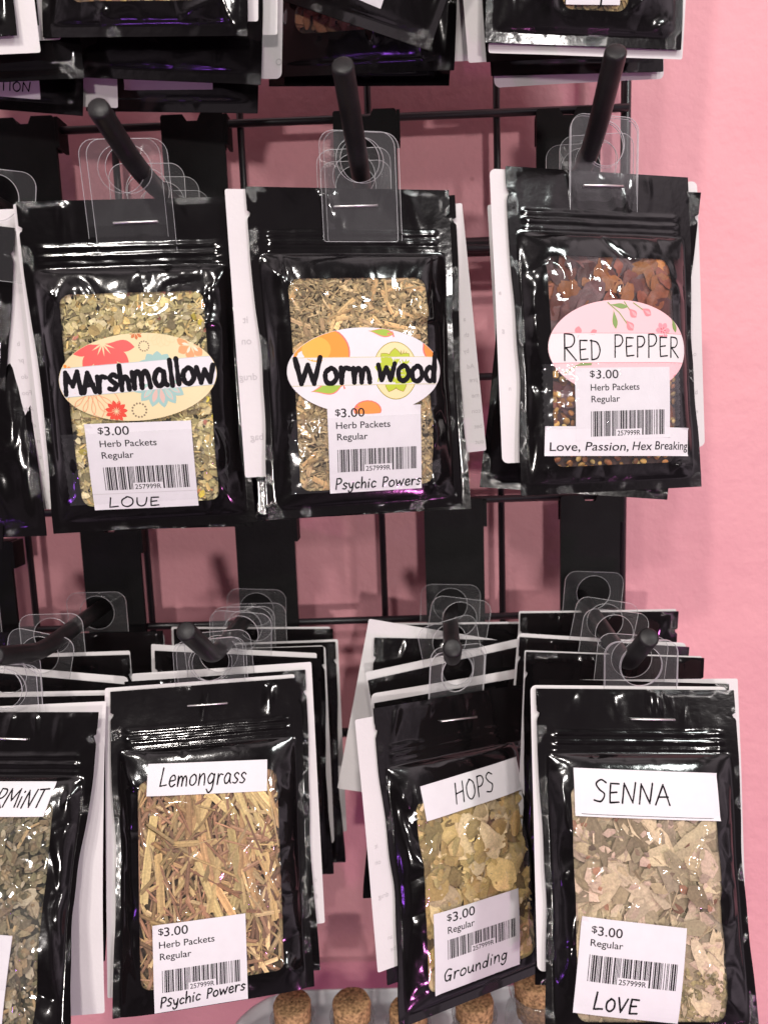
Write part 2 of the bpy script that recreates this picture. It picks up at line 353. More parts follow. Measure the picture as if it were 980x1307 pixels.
# ------------------------------------------------------------------ the herb packet
HW, PH = 50.0, 158.0
WIN = (-33.5, 33.5, 43.5, 145.0)
def pose(p):
    X, Y, Z, yaw, lean, roll = p
    return Matrix.Translation((X, Y, Z)) @ Matrix.Rotation(yaw, 4, 'Z') @ Matrix.Rotation(lean, 4, 'X') @ Matrix.Rotation(-roll, 4, 'Y')
def sstep(a, b, x):
    t = min(1, max(0, (x-a)/(b-a))); return t*t*(3-2*t)
class Packet:
    """all lengths in mm: u right of the centre line, v down from the top edge, w towards the shopper"""
    NU, NV = 105, 163
    def __init__(s, root, seed, A=9.0, masks=(), win=WIN, creases=(), waist=1.0, low=.9, crk=.45, vend=153, bumps=()):
        s.root = root; s.seed = seed; s.win = win; s.waist = waist
        o = seed*13.7; s.ws = []; s.wf = []
        rnd = random.Random(seed)
        folds = [(rnd.uniform(-40, 40), rnd.uniform(1.2, 3.5), rnd.uniform(-.7, .9), rnd.uniform(2, 12), rnd.uniform(5, 10), rnd.uniform(-.35, .35)) for _ in range(11)]
        dents = [(sg*rnd.uniform(30, 41), rnd.uniform(55, 140), rnd.uniform(3, 7), rnd.uniform(7, 18), rnd.uniform(-1.9, 1.2)) for sg in (-1, 1) for _ in range(4)]
        for j in range(s.NV):
            v = j-2.0; r1 = []; r2 = []
            for i in range(s.NU):
                u = i-52.0
                sx = abs(u)/45.5; t = (v-31)/(vend-31)
                bell = 0
                if 0 < t < 1 and sx < 1: bell = (1-sx**5)**.8*math.sin(PI*t**.8)**.55
                m = 0
                for (a, b, c, e) in masks:
                    dx = max(a-u, u-b, 0); dy = max(c-v, v-e, 0); m = max(m, 1-sstep(1.0, 6, math.hypot(dx, dy)))
                lo = noise.noise(Vector((u/19+o, v/24, o)))*low+noise.noise(Vector((u/9+o, v/11, o+5)))*low*.35
                base = .35+A*bell
                k = min(1, bell*1.6)
                n1 = noise.noise(Vector((u/21+o, v/26+3, o+9))); n2 = noise.noise(Vector((u/11-o, v/15, o+2)))
                cr = max(0, 1-abs(n1)/.24)**2*crk*2.0+max(0, 1-abs(n2)/.2)**2*crk*.35
                w = base+k*(lo*(.2+.8*(1-m))-cr*(1-m))
                for (cu_, cv_, su, sv, a_) in dents:
                    w += a_*k*(1-m)*math.exp(-((u-cu_)/su)**2-((v-cv_)/sv)**2)
                for (cu_, cv_, su, sv, a_) in bumps:
                    w += a_*k*(1-m)*math.exp(-((u-cu_)/su)**2-((v-cv_)/sv)**2)
                for (x1, y1, x2, y2, am, sg) in creases:
                    L2 = (x2-x1)**2+(y2-y1)**2; q = min(1, max(0, ((u-x1)*(x2-x1)+(v-y1)*(y2-y1))/L2))
                    dd = math.hypot(u-x1-q*(x2-x1), v-y1-q*(y2-y1)); w += 1.25*am*math.exp(-abs(dd)/(2.3*sg))*math.sin(PI*(.12+.8*q))*(1-m)
                # header folds and zip ridges
                if v < 36:
                    hd = 0
                    for (fu, fs_, fa, fv, fl, fk) in folds: hd += fa*math.exp(-((u-fu-fk*(v-fv))/fs_)**2-((v-fv)/fl)**2)
                    e = sstep(50, 45, abs(u))
                    w += max(0, .8*hd+.25*noise.noise(Vector((u/10+o, v/16, o+1))))*sstep(0, 3, v)*sstep(22, 18, v)*e
                    ez = sstep(44, 40, abs(u))
                    for zc, za, zs in ((21.5, .7, .9), (25.5, 1.0, .8), (29.0, .6, 1.0)):
                        zz = zc+.35*noise.noise(Vector((u/14+o, zc, 0)))
                        w += ez*za*(1+.4*noise.noise(Vector((u/7, zc+o, 3))))*math.exp(-((v-zz)/zs)**2)
                r1.append(base+k*lo*.2+.02); r2.append(max(.12, w))
            s.ws.append(r1); s.wf.append(r2)
    def _s(s, g, u, v):
        x = min(max(u+52, 0), s.NU-1.001); y = min(max(v+2, 0), s.NV-1.001); i = int(x); j = int(y); a = x-i; b = y-j
        return (g[j][i]*(1-a)+g[j][i+1]*a)*(1-b)+(g[j+1][i]*(1-a)+g[j+1][i+1]*a)*b
    def smooth(s, u, v): return s._s(s.ws, u, v)
    def film(s, u, v): return s._s(s.wf, u, v)
    def half(s, v, side):
        t = (v-31)/122; p = 0
        if 0 < t < 1: p = s.waist*(2.0+1.4*noise.noise(Vector((v/30, side*3+s.seed, 0))))*math.sin(PI*t)**1.5
        return HW-p-2.6*max(0, 1-abs(v-12.5)/1.6)
    def warp(s, u, v):
        h = s.half(v, 1 if u > 0 else -1)
        if abs(u) > 40: return math.copysign(40+(abs(u)-40)*(h-40)/(HW-40), u)
        return u
    def at(s, u, v, off):   # on the label surface
        return (u/1000, -(s.smooth(u, v)+off)/1000, -v/1000)
    def put(s, name, polys, off, mat, parent, step=.004):
        vs = []; fs = []
        for i, (pv, pf) in enumerate(polys):
            k = len(vs); vs += [s.at(u, v, off+step*(i % 6)) for u, v in pv]; fs += [tuple(k+q for q in f) for f in pf]
        return obj(name, vs, fs, mat, parent)
    def pouch(s, window=True):
        us = [-HW+i for i in range(101)]; vs_ = [PH*j/160 for j in range(161)]
        x0, x1, y0, y1 = s.win; R = 5.0
        def sd(u, v):
            cx, cy, hx, hy = (x0+x1)/2, (y0+y1)/2, (x1-x0)/2-R, (y1-y0)/2-R
            qx, qy = abs(u-cx)-hx, abs(v-cy)-hy
            return math.hypot(max(qx, 0), max(qy, 0))+min(max(qx, qy), 0)-R
        V = []; F = []; n = 101
        inside = [[sd(u, v) for u in us] for v in vs_]
        uv = []
        for j, v in enumerate(vs_):
            for i, u in enumerate(us): uv.append([u, v])
        cell = {}
        for j in range(160):
            for i in range(100):
                cell[i, j] = window and sd(us[i]+.5, vs_[j]+.5) < 0
        if window:
            for j in range(1, 160):
                for i in range(1, 100):
                    c = [cell[i-1, j-1], cell[i, j-1], cell[i-1, j], cell[i, j]]
                    if any(c) and not all(c):
                        u, v = us[i], vs_[j]; dd = sd(u, v); e = .01
                        gx = (sd(u+e, v)-dd)/e; gy = (sd(u, v+e)-dd)/e; uv[j*n+i] = [u-gx*dd, v-gy*dd]
        seal = []; mm = []
        for u, v in uv:
            w = s.film(u, v); uu = s.warp(u, v)
            V.append((uu/1000, -w/1000, -v/1000)); mm.append((u, v, s.seed*7.0))
            seal.append(max(sstep(44, 46.5, abs(u)), sstep(149, 152, v), sstep(4, 2, v)*.5))
        for j in range(160):
            for i in range(100):
                if not cell[i, j]: F.append((j*n+i, (j+1)*n+i, (j+1)*n+i+1, j*n+i+1))
        # back sheet
        k = len(V)
        for j in range(0, 161, 4):
            for u in (-50, -25, 0, 25, 50):
                v = vs_[j]; V.append((s.warp(u, v)/1000, .00035, -v/1000)); mm.append((u, v, 500)); seal.append(0)
        for j in range(40):
            for i in range(4): q = k+j*5+i; F.append((q, q+1, q+6, q+5))
        me = mesh('pouch', V, F)
        a = me.attributes.new('seal', 'FLOAT', 'POINT'); a.data.foreach_set('value', seal)
        b = me.attributes.new('mm', 'FLOAT_VECTOR', 'POINT'); b.data.foreach_set('vector', [c for p in mm for c in p])
        s.pouch_obj = link('pouch', me, M_POUCH, s.root, True)
        if window:
            nx, ny = 72, 106; wv = []; wf = []
            for j in range(ny+1):
                for i in range(nx+1):
                    u = x0-1.5+(x1-x0+3)*i/nx; v = y0-1.5+(y1-y0+3)*j/ny
                    wv.append((u/1000, -(s.film(u, v)-.14)/1000, -v/1000))
            for j in range(ny):
                for i in range(nx): q = j*(nx+1)+i; wf.append((q, q+nx+1, q+nx+2, q+1))
            obj('window', wv, wf, M_FILM, s.root, True)
    # ---- contents
    def herbs(s, gens, bedcol, mat, deep=5.5, name='herbs', gain=.98):
        x0, x1, y0, y1 = s.win; rnd = random.Random(s.seed*31+5); V = []; F = []; C = []
        nx, ny = 44, 66
        for j in range(ny+1):
            for i in range(nx+1):
                u = x0-3+(x1-x0+6)*i/nx; v = y0-3+(y1-y0+6)*j/ny
                V.append((u, v, max(.0, min(s.film(u, v)-deep, 9)+.8*noise.noise(Vector((u/3, v/3, s.seed))))))
        for j in range(ny):
            for i in range(nx):
                q = j*(nx+1)+i; F.append((q, q+nx+1, q+nx+2, q+1)); k = rnd.uniform(.6, 1.2); C.append(tuple(c*k for c in bedcol))
        def flake(cu, cv, dep, ang, l, wd, tilt, roll, fold, col, kind, crinkle=.22):
            ca, sa = math.cos(ang), math.sin(ang); k = len(V); w0 = s.film(cu, cv)-.3-dep; cap_ = dep*.7; w0 -= .8*(abs(l/2*math.sin(tilt))+abs(wd/2*math.sin(roll)))
            br = rnd.uniform(.45, 1.2); col = tuple(c*br for c in col)
            def P(x, y, z):
                z2 = z+x*math.sin(tilt)+y*math.sin(roll); xx = x*math.cos(tilt); yy = y*math.cos(roll)
                u = cu+xx*ca-yy*sa; v = cv+xx*sa+yy*ca
                u = min(max(u, x0-2.5), x1+2.5); v = min(max(v, y0-2.5), y1+2.5)
                if kind == 'stick' and min(u-x0, x1-u, v-y0, y1-v) > 3.5: return (u, v, max(.2, min(w0+z2, s.smooth(u, v)+.1)))
                return (u, v, max(.2, min(w0+z2, s.film(u, v)-.28-cap_)))
            def cc(a=.12):
                q = 1+rnd.uniform(-a, a); return tuple(c*q for c in col)
            if kind == 'leaf':
                j = lambda: rnd.uniform(.55, 1.2)
                pts = [(-l/2, 0), (rnd.uniform(-.1, .1)*l, 0), (l/2, rnd.uniform(-.15, .15)*wd), (-.28*l, .5*wd*j()), (.2*l, .5*wd*j()), (-.25*l, -.5*wd*j()), (.22*l, -.5*wd*j())]
                V.extend(P(x, y, fold*abs(y)+rnd.uniform(-.12, .12)) for x, y in pts)
                F.extend([(k, k+3, k+1), (k+3, k+4, k+1), (k+4, k+2, k+1), (k, k+1, k+5), (k+5, k+1, k+6), (k+6, k+1, k+2)])
                a = cc(); b = cc(); C.extend([a, a, a, b, b, b])
            elif kind == 'chip':
                n = rnd.randint(4, 6); V.append(P(0, 0, fold))
                for q in range(n):
                    w = 2*PI*q/n+rnd.uniform(-.3, .3); e = rnd.uniform(.7, 1.15); V.append(P(.5*l*e*math.cos(w), .5*wd*e*math.sin(w), 0))
                a = cc()
                for q in range(n): F.append((k, k+1+q, k+1+(q+1) % n)); C.append(a)
            elif kind == 'stick':
                n = 5; bend = rnd.uniform(-.012, .012)*l
                for e, x in enumerate((-l/2, 0, l/2)):
                    for q in range(n+1):
                        y = wd*(q/n-.5); V.append(P(x+rnd.uniform(-.03, .03)*l*(e != 1), y+(bend if e == 1 else 0), fold*wd*math.cos(PI*(q/n-.5))))
                sh = [cc(.22) for _ in range(n)]
                for e in range(2):
                    for q in range(n): z = k+e*(n+1)+q; F.append((z, z+n+1, z+n+2, z+1)); C.append(sh[q])
            elif kind == 'seed':
                nr, ns = 5, 8
                for a in range(nr):
                    th = PI*(a+.5)/nr
                    for b in range(ns):
                        ph = 2*PI*b/ns; V.append(P(-l/2*math.cos(th), wd/2*math.sin(th)*math.cos(ph), wd*.35*math.sin(th)*math.sin(ph)))
                sh = [cc(.2) for _ in range(ns)]
                for a in range(nr-1):
                    for b in range(ns):
                        z = k+a*ns; F.append((z+b, z+(b+1) % ns, z+ns+(b+1) % ns, z+ns+b)); C.append(sh[b])
                for a in (0, nr-1): F.append(tuple(k+a*ns+b for b in range(ns))); C.append(sh[0])
            elif kind == 'curl':     # big crumpled leaf or skin: a bent grid
                n = 6; sd = rnd.uniform(0, 99)
                for a in range(n+1):
                    for b in range(n+1):
                        x = a/n-.5; y = b/n-.5; tap = math.cos(PI*x*.85)**.6*(1+.35*noise.noise(Vector((x*5, sd, y*3))))
                        V.append(P(l*x*(1+.12*noise.noise(Vector((y*6, sd+7, 0)))), wd*y*tap, fold*wd*(.5-abs(y)*1.3)+crinkle*wd*noise.noise(Vector((x*3+sd, y*3, 1)))))
                a_ = cc(.08)
                for a in range(n):
                    for b in range(n):
                        z = k+a*(n+1)+b; F.append((z, z+n+1, z+n+2, z+1)); g = 1+.14*noise.noise(Vector((a*.9+sd, b*.9, 3)))
                        C.append(tuple(c*g for c in a_))
        for g in gens:
            g['cols'] = [tuple(min(.8, c*gain) for c in q) for q in g['cols']]
            for _ in range(g['n']):
                r = g.get('reg', (0, 0, 1, 1))
                u = x0-1+(x1-x0+2)*(r[0]+(r[2]-r[0])*rnd.random()); v = y0-1+(y1-y0+2)*(r[1]+(r[3]-r[1])*rnd.random())
                l = rnd.uniform(*g['l']); wd = l*rnd.uniform(*g['asp']) if 'asp' in g else rnd.uniform(*g['w'])
                t = g.get('tilt', .35); an = g.get('ang'); ang = rnd.uniform(0, 2*PI) if an is None else rnd.gauss(*an)
                flake(u, v, rnd.uniform(*g.get('dep', (0, 3))), ang, l, wd, rnd.uniform(-t, t), rnd.uniform(-t, t), rnd.uniform(*g.get('fold', (-.3, .4))), rnd.choice(g['cols']), g['kind'], g.get('crinkle', .16))
        me = mesh(name, [(u/1000, -w/1000, -v/1000) for u, v, w in V], F)
        a = me.attributes.new('Col', 'FLOAT_COLOR', 'FACE'); a.data.foreach_set('color', [x for c in C for x in (*c, 1)])
        sm = g.get('smooth', False)
        return link(name, me, mat, s.root, sm)
    # ---- hang tab, staple, card
    def staple(s, u0, u1, v, dv=0):
        mb = MB(); w = (s.film((u0+u1)/2, v)+1.3)
        mb.tube([(u0/1000, -(w-1.2)/1000, -v/1000), (u0/1000, -w/1000, -v/1000), ((u0+u1)/2000, -(w+.15)/1000, -(v+dv/2)/1000), (u1/1000, -w/1000, -(v+dv)/1000), (u1/1000, -(w-1.2)/1000, -(v+dv)/1000)], [.00055]*5, 8)
        return mb.build('staple', M_STEEL, s.root, True)
def tab_mesh():
    hole = lambda r: [(r*math.cos(2*PI*i/40), .0125+r*math.sin(2*PI*i/40)) for i in range(40)]
    body = rrect(-.0185, .0185, -.0255, .0255, (.0015, .0015, .007, .007), 8)
    e = .00016; inner = rrect(-.0185+e, .0185-e, -.0255+e, .0255-e, (.0013, .0013, .0068, .0068), 8)  # thin whitened rim, edge highlight built into the tab
    V = []; F = []; MI = []
    for out, ins, th, mi in ((body, hole(.0105), .0005, None), (body, inner, .00062, 1), (hole(.0105+e), hole(.0105), .00062, 1)):
        me = flat_shape('t', out, [ins], th, [M_TAB, M_TABEDGE]); k = len(V)
        V += [tuple(v.co) for v in me.vertices]; F += [tuple(k+q for q in p.vertices) for p in me.polygons]
        MI += [p.material_index if mi is None else mi for p in me.polygons]
    me = mesh('hang_tab', V, F); me.materials.append(M_TAB); me.materials.append(M_TABEDGE); me.polygons.foreach_set('material_index', MI)
    me.transform(Matrix.Rotation(PI/2, 4, 'X')); return me
TAB = tab_mesh()
def hang_tab(root, u, w, tilt=0, roll=0, layers=((0, 0, 0),)):
    """clear tab; local frame of the packet, its middle at the pouch's top edge"""
    me = TAB
    if len(layers) > 1:
        me = TAB.copy(); vs = []; fs = []; mi = []
        for (du, dw, dv) in layers:
            k = len(vs); vs += [(v.co.x+du/1000, v.co.y-dw/1000, v.co.z-dv/1000) for v in TAB.vertices]
            fs += [tuple(k+i for i in p.vertices) for p in TAB.polygons]; mi += [p.material_index for p in TAB.polygons]
        me = mesh('hang_tab', vs, fs); me.materials.append(M_TAB); me.materials.append(M_TABEDGE); me.polygons.foreach_set('material_index', mi)
    o = link('hang_tab', me, None, root)
    o.matrix_local = Matrix.Translation((u/1000, -w/1000, 0)) @ Matrix.Rotation(tilt, 4, 'X') @ Matrix.Rotation(-roll, 4, 'Y')
    return o
def info_card(root, du=0, dv=0, roll=0, L=138, W=100, bend=(1.2, 3.0), w0=-1.1, seed=0, text=None):
    """white paper card stapled behind the pouch; bend = how far its sides / foot curl away"""
    vs = []; fs = []; nx = 14; cr, sr = math.cos(roll), math.sin(roll)
    def P(x, y, off=0):
        w = w0-bend[0]*(x/50)**2-bend[1]*(y/140)**2-.5*noise.noise(Vector((x/30+seed, y/40, 2)))*min(1, y/20)+off
        return ((du+x*cr+y*sr)/1000, -w/1000, -(dv-x*sr+y*cr)/1000)
    R = 1.0 if seed % 3 else 3.0
    ys = [0, .15, .5, 1.0, 1.7, 2.5, 3.4]+[3.4+(L-6.8)*j/18 for j in range(1, 18)]+[L-3.4, L-2.5, L-1.7, L-1.0, L-.5, L-.15, L]; ny = len(ys)-1
    for y in ys:
        ins = 0
        e = min(y, L-y)
        if e < R: ins = R-math.sqrt(max(0, R*R-(R-e)**2))
        for i in range(nx+1): vs.append(P((W/2-ins)*(2*i/nx-1), y))
    for j in range(ny):
        for i in range(nx): q = j*(nx+1)+i; fs.append((q, q+nx+1, q+nx+2, q+1))
    c = obj('info_card', vs, fs, M_CARD, root, True)
    if text:      # the print on the back shows through, mirrored
        V = []; F = []
        for (s_, x, y, h) in text:
            tv, tf, tx0, tw = text_mesh(s_); k = len(V)
            for a, b in tv: V.append(P(x-(a-tx0)*h*1.4, y-b*h*1.4, .12))
            F += [tuple(k+i for i in f) for f in tf]
        obj('show_through_text', V, F, M_GHOST, c)
    return c

# ------------------------------------------------------------------ labels
PAT = {'*': '010010100', '2': '001100001', '5': '100110000', '7': '000100101', '9': '001100100', 'R': '100001010'}
def barcode_bars(s='*257999R*'):
    x = 0; bars = []
    for ch in s:
        for i, c in enumerate(PAT[ch]):
            w = 2.6 if c == '1' else 1.0
            if i % 2 == 0: bars.append((x, x+w))
            x += w
        x += 1
    return [(a/x, b/x) for a, b in bars]
BARS = barcode_bars()
class Label:
    """a sticker lying on a packet: (tl) top-left corner in packet mm, angle clockwise, size in mm"""
    def __init__(s, P, tl, ang, W, H): s.P = P; s.tl = tl; s.c = math.cos(ang); s.s = math.sin(ang); s.W = W; s.H = H; q = random.Random(int(W*7+H*13+P.seed)); s.curl = [q.choice((.3, 1.5, 4.0)) for _ in range(4)]
    def m(s, x, y): return (s.tl[0]+x*s.c-y*s.s, s.tl[1]+x*s.s+y*s.c)
    def polys(s, pl): return [([s.m(*p) for p in pv], pf) for pv, pf in pl]
    def sheet(s, name, parent, off=.30, mat=None, x0=0, y0=0, x1=None, y1=None, edge=0):
        x1 = s.W if x1 is None else x1; y1 = s.H if y1 is None else y1; nx, ny = 26, 20
        vs = []; fs = []
        for j in range(ny+1):
            for i in range(nx+1):
                x = x0+(x1-x0)*i/nx; y = y0+(y1-y0)*j/ny
                if edge and i in (0, nx): x += edge*(.5 if j % 2 else -.5)
                lift = max(0, abs(2*(x-x0)/(x1-x0)-1)+abs(2*(y-y0)/(y1-y0)-1)-1.84)*s.curl[(x > (x0+x1)/2)+2*(y > (y0+y1)/2)]
                vs.append(s.P.at(*s.m(x, y), off+lift))
        for j in range(ny):
            for i in range(nx): q = j*(nx+1)+i; fs.append((q, q+nx+1, q+nx+2, q+1))
        k = len(vs); rim = [(i, 0) for i in range(nx)]+[(nx, j) for j in range(ny)]+[(i, ny) for i in range(nx, 0, -1)]+[(0, j) for j in range(ny, 0, -1)]
        for (i, j) in rim:
            p = vs[j*(nx+1)+i]; vs.append((p[0], p[1]+.00022, p[2]))
        nr = len(rim)
        for a in range(nr):
            b = (a+1) % nr; fs.append((rim[a][1]*(nx+1)+rim[a][0], rim[b][1]*(nx+1)+rim[b][0], k+b, k+a))
        return obj(name, vs, fs, mat or M_LABEL, parent, False)
    def text(s, name, items, parent, off=.36, mat=None):
        """items: (string, x, baseline, cap height mm, max width or None, shear)"""
        pl = []
        for (t, x, y, cap, width, shear) in items:
            tv, tf, tx0, tw = text_mesh(t); k = cap/cap_height(); kx = k if not width else width/tw
            pl.append(([s.m(x+(a-tx0)*kx+shear*b*k, y-b*k) for a, b in tv], tf))
        return s.P.put(name, pl, off, mat or M_PRINT, parent)
    def bars(s, parent, x0, x1, y0, y1, num=True, off=.36):
        pl = []
        n0, n1 = x0+(x1-x0)*.34, x0+(x1-x0)*.665
        ncap = 2.35
        for a, b in BARS:
            xa, xb = x0+(x1-x0)*a, x0+(x1-x0)*b
            yb = y1
            if xb > n0-.3 and xa < n1+.3: yb = y1-ncap-.9
            n = 4; vs = []; fs = []
            for i in range(n+1): y = y0+(yb-y0)*i/n; vs += [s.m(xa, y), s.m(xb, y)]
            for i in range(n): fs.append((2*i, 2*i+1, 2*i+3, 2*i+2))
            pl.append((vs, fs))
        o = s.P.put('barcode', pl, off, M_PRINT, parent)
        s.text('printed_number', [('257999R', n0+.3, y1-.1, ncap, n1-n0-.6, 0)], parent, off)
        return o
    def hand(s, parent, word, x0, base, width, cap, pen, off=.40, seed=1, **k):
        return s.P.put('handwriting', s.polys(hand_polys(word, x0, base, width, cap, pen, seed, **k)), off, M_INK, parent, .006)
def price_label(P, tl, ang, W, H, lines, bar, hand=None, strip=None, seed=1):
    lb = Label(P, tl, ang, W, H); o = lb.sheet('price_label', P.root)
    lb.text('printed_text', [(t, x*W, y*H, c, wd, 0) for t, x, y, c, wd in lines], o)
    lb.bars(o, bar[0]*W, bar[1]*W, bar[2]*H, bar[3]*H)
    if strip:
        pl = [([lb.m(0.2+(W-.4)*i/12, H*strip+dy) for i in range(13) for dy in (0, .22)], [(2*i, 2*i+1, 2*i+3, 2*i+2) for i in range(12)])]
        P.put('paper_edge', pl, .37, ink(.52, .5, .5), o)
    if hand: lb.hand(o, hand[0], hand[1]*W, hand[2]*H, hand[3]*W, hand[4], hand[5], seed=seed, **(hand[6] if len(hand) > 6 else {}))
    return o
def price_lines(x, y1, dy, herb=True):
    a = [('$', x, y1-.022, 3.0, 2.6), ('3.00', x+.062, y1, 4.15, 11.6)]
    if herb: a += [('Herb Packets', x+.005, y1+dy, 3.15, 27.0), ('Regular', x+.012, y1+2*dy, 3.15, 15.2)]
    return a
class Oval:
    """oval sticker; art is given in oval mm (x right, y up, origin at its middle) and trimmed to its edge"""
    def __init__(s, P, c, a, b, ang, mat):
        s.P = P; s.c = c; s.a = a; s.b = b; s.co = math.cos(ang); s.si = math.sin(ang)
        pts = [(0, 0)]; fs = []; nr, n = 14, 84
        for r in range(1, nr+1):
            for j in range(n): w = 2*PI*j/n; pts.append((a*r/nr*math.cos(w), b*r/nr*math.sin(w)))
        for j in range(n): fs.append((0, 1+j, 1+(j+1) % n))
        for r in range(nr-1):
            for j in range(n): q = 1+r*n; fs.append((q+j, q+n+j, q+n+(j+1) % n, q+(j+1) % n))
        s.obj = P.put('name_label', [([s.m(*p) for p in pts], fs)], .27, mat, P.root); s.n = 0; s.prints = []
    def m(s, x, y): return (s.c[0]+x*s.co+y*s.si, s.c[1]+x*s.si-y*s.co)
    def trim(s, x, y):
        e = math.hypot(x/(s.a-.15), y/(s.b-.15)); return (x/e, y/e) if e > 1 else (x, y)
    def art(s, name, polys, mat, off=.33):
        for pl in polys:
            n = len(pl); cx = sum(p[0] for p in pl)/n; cy = sum(p[1] for p in pl)/n
            q = [s.trim(cx, cy)]+[s.trim((p[0]+cx)/2, (p[1]+cy)/2) for p in pl]+[s.trim(*p) for p in pl]
            s.n += 1
            s.prints.append(([s.m(*p) for p in q], [(0, 1+i, 1+(i+1) % n) for i in range(n)]+[(1+i, 1+n+i, 1+n+(i+1) % n, 1+(i+1) % n) for i in range(n)], mat, off+.002*(s.n % 5)))
    def finish(s, name):
        vs = []; fs = []; mi = []; ms = []
        for pv, pf, mat, off in s.prints:
            if mat not in ms: ms.append(mat)
            k = len(vs); vs += [s.P.at(u, v, off) for u, v in pv]; fs += [tuple(k+q for q in f) for f in pf]; mi += [ms.index(mat)]*len(pf)
        me = mesh(name, vs, fs)
        for m in ms: me.materials.append(m)
        me.polygons.foreach_set('material_index', mi); return link(name, me, None, s.obj)
    def band(s, y0, y1, mat, line=None, off=.35):
        def strip(ya, yb):
            vs = []; n = 60
            for i in range(n+1):
                for j in range(4):
                    y = ya+(yb-ya)*j/3; xm = (s.a-.1)*math.sqrt(max(0, 1-(y/s.b)**2)); vs.append(s.m(xm*(2*i/n-1), y))
            return (vs, [(4*i+j, 4*i+j+1, 4*i+j+5, 4*i+j+4) for i in range(n) for j in range(3)])
        s.P.put('white_band', [strip(y0, y1)], off, mat, s.obj)
        if line: s.P.put('band_line', [strip(y0-.15, y0+.1), strip(y1-.1, y1+.15)], off+.012, line, s.obj)
    def hand(s, word, x0, base, width, cap, pen, seed, off=.39, **k):
        pl = [([s.m(x, -y) for x, y in pv], pf) for pv, pf in hand_polys(word, x0, -base, width, cap, pen, seed, **k)]
        return s.P.put('handwriting', pl, off, M_INK, s.obj, .006)
def petal(cx, cy, ang, r0, r1, wd, n=10):
    pts = []
    for i in range(n+1): t = i/n; pts.append((r0+(r1-r0)*t, wd/2*math.sin(PI*t**1.5)))
    pts += [(x, -y) for x, y in reversed(pts[1:-1])]
    c, q = math.cos(ang), math.sin(ang); return [(cx+x*c-y*q, cy+x*q+y*c) for x, y in pts]
def flower(cx, cy, n, r0, r1, wd, a0=0, a1=2*PI): return [petal(cx, cy, a0+(a1-a0)*i/n, r0, r1, wd) for i in range(n)]
def disc(cx, cy, r, n=16, ry=None): return [(cx+r*math.cos(2*PI*i/n), cy+(ry or r)*math.sin(2*PI*i/n)) for i in range(n)]
def dots(cx, cy, R, r, n): return [disc(cx+R*math.cos(2*PI*i/n), cy+R*math.sin(2*PI*i/n), r, 8) for i in range(n)]
def line_poly(pts, w):
    L, R = [], []
    for i, p in enumerate(pts):
        a = pts[max(0, i-1)]; b = pts[min(len(pts)-1, i+1)]; dx, dy = b[0]-a[0], b[1]-a[1]; l = math.hypot(dx, dy) or 1
        L.append((p[0]-dy/l*w, p[1]+dx/l*w)); R.append((p[0]+dy/l*w, p[1]-dx/l*w))
    return [[L[i], L[i+1], R[i+1], R[i]] for i in range(len(pts)-1)]

# ------------------------------------------------------------------ wall and wire grid
GY, SP = .4768, .0762
GX0, GZ0 = -.23848, .16663
mb = MB(); mb.box(-2.2, 2.2, .5125, .62, -1.6, 1.9)
w = mb.build('wall', wall_material()); w['kind'] = 'structure'; w['label'] = 'pink painted plaster wall behind the black wire grid'
grid = thing('wire_grid_panel', 'black wire grid panel of square openings mounted on the pink wall', 'wire grid', Matrix.Translation((0, GY, 0)))
RZ = range(-4, 6); RX = range(-3, 6)
ztop, zbot = GZ0+4*SP+.004, GZ0-5*SP-.002; xl, xr = GX0-3*SP, GX0+5*SP
for k in RX:
    r = .0030 if k == 5 else .0021
    m = MB(); m.tube([(GX0+k*SP, .0028, zbot), (GX0+k*SP, .0028, ztop)], [r]*2, 12); m.build('vertical_wire', M_WIRE, grid, True)
for k in RZ:
    r = .0030 if k == 5 else .0023
    m = MB(); m.tube([(xl, -.0016, GZ0-k*SP), (xr, -.0016, GZ0-k*SP)], [r]*2, 12); m.build('horizontal_wire', M_WIRE, grid, True)
for z in (.0939,):
    m = MB(); m.tube([(xl, .012, z), (xr, .012, z)], [.0058]*2, 16); m.build('support_bar', M_WIRE, grid, True)

# ------------------------------------------------------------------ display hooks
def display_hook(label, plate, path, ph=.098, soft=.016):
    px, pz = plate
    o = thing('display_hook', label, 'hook', Matrix.Translation((px, GY-.006, pz)), 'black display hooks on the wire grid')
    out = [(-.0185, -ph), (.0185, -ph), (.0185, -.0012), (.0173, 0), (.0050, 0), (.0030, -.0042), (-.0030, -.0042), (-.0055, -.0004), (-.0175, -.0004), (-.0185, -.0014)]
    me = flat_shape('back_plate', out, [], .0024, [M_PLATE]); me.transform(Matrix.Rotation(PI/2, 4, 'X')); link('back_plate', me, M_PLATE, o)
    m = MB()
    for x0, x1 in ((.0052, .0168), (-.0172, -.0057)):
        m.box(x0, x1, .0013, .0125, -.0032, -.0006); m.box(x0, x1, .0105, .0127, -.017, -.0033)
    m.box(.0186, .0206, -.0012, .0125, -.018, -.0008)
    m.build('top_lip', M_PLATE, o)
    a, b, c = [Vector(p)-o.location for p in path]
    d1 = (a-b).normalized(); d2 = (c-b).normalized(); p1 = b+d1*soft; p2 = b+d2*soft
    pts = [a+(b-a).normalized()*.0, a.lerp(p1, .5), p1]
    pts += [(1-t)**2*p1+2*t*(1-t)*b+t*t*p2 for t in [i/10 for i in range(1, 10)]]+[p2, c-d2*.0016, c-d2*.0005, c]
    rr = [.0047]*(len(pts)-3)+[.0047, .0045, .0036]
    m = MB(); m.tube(pts, rr, 26); m.build('arm', M_HOOK, o, True)
    return o
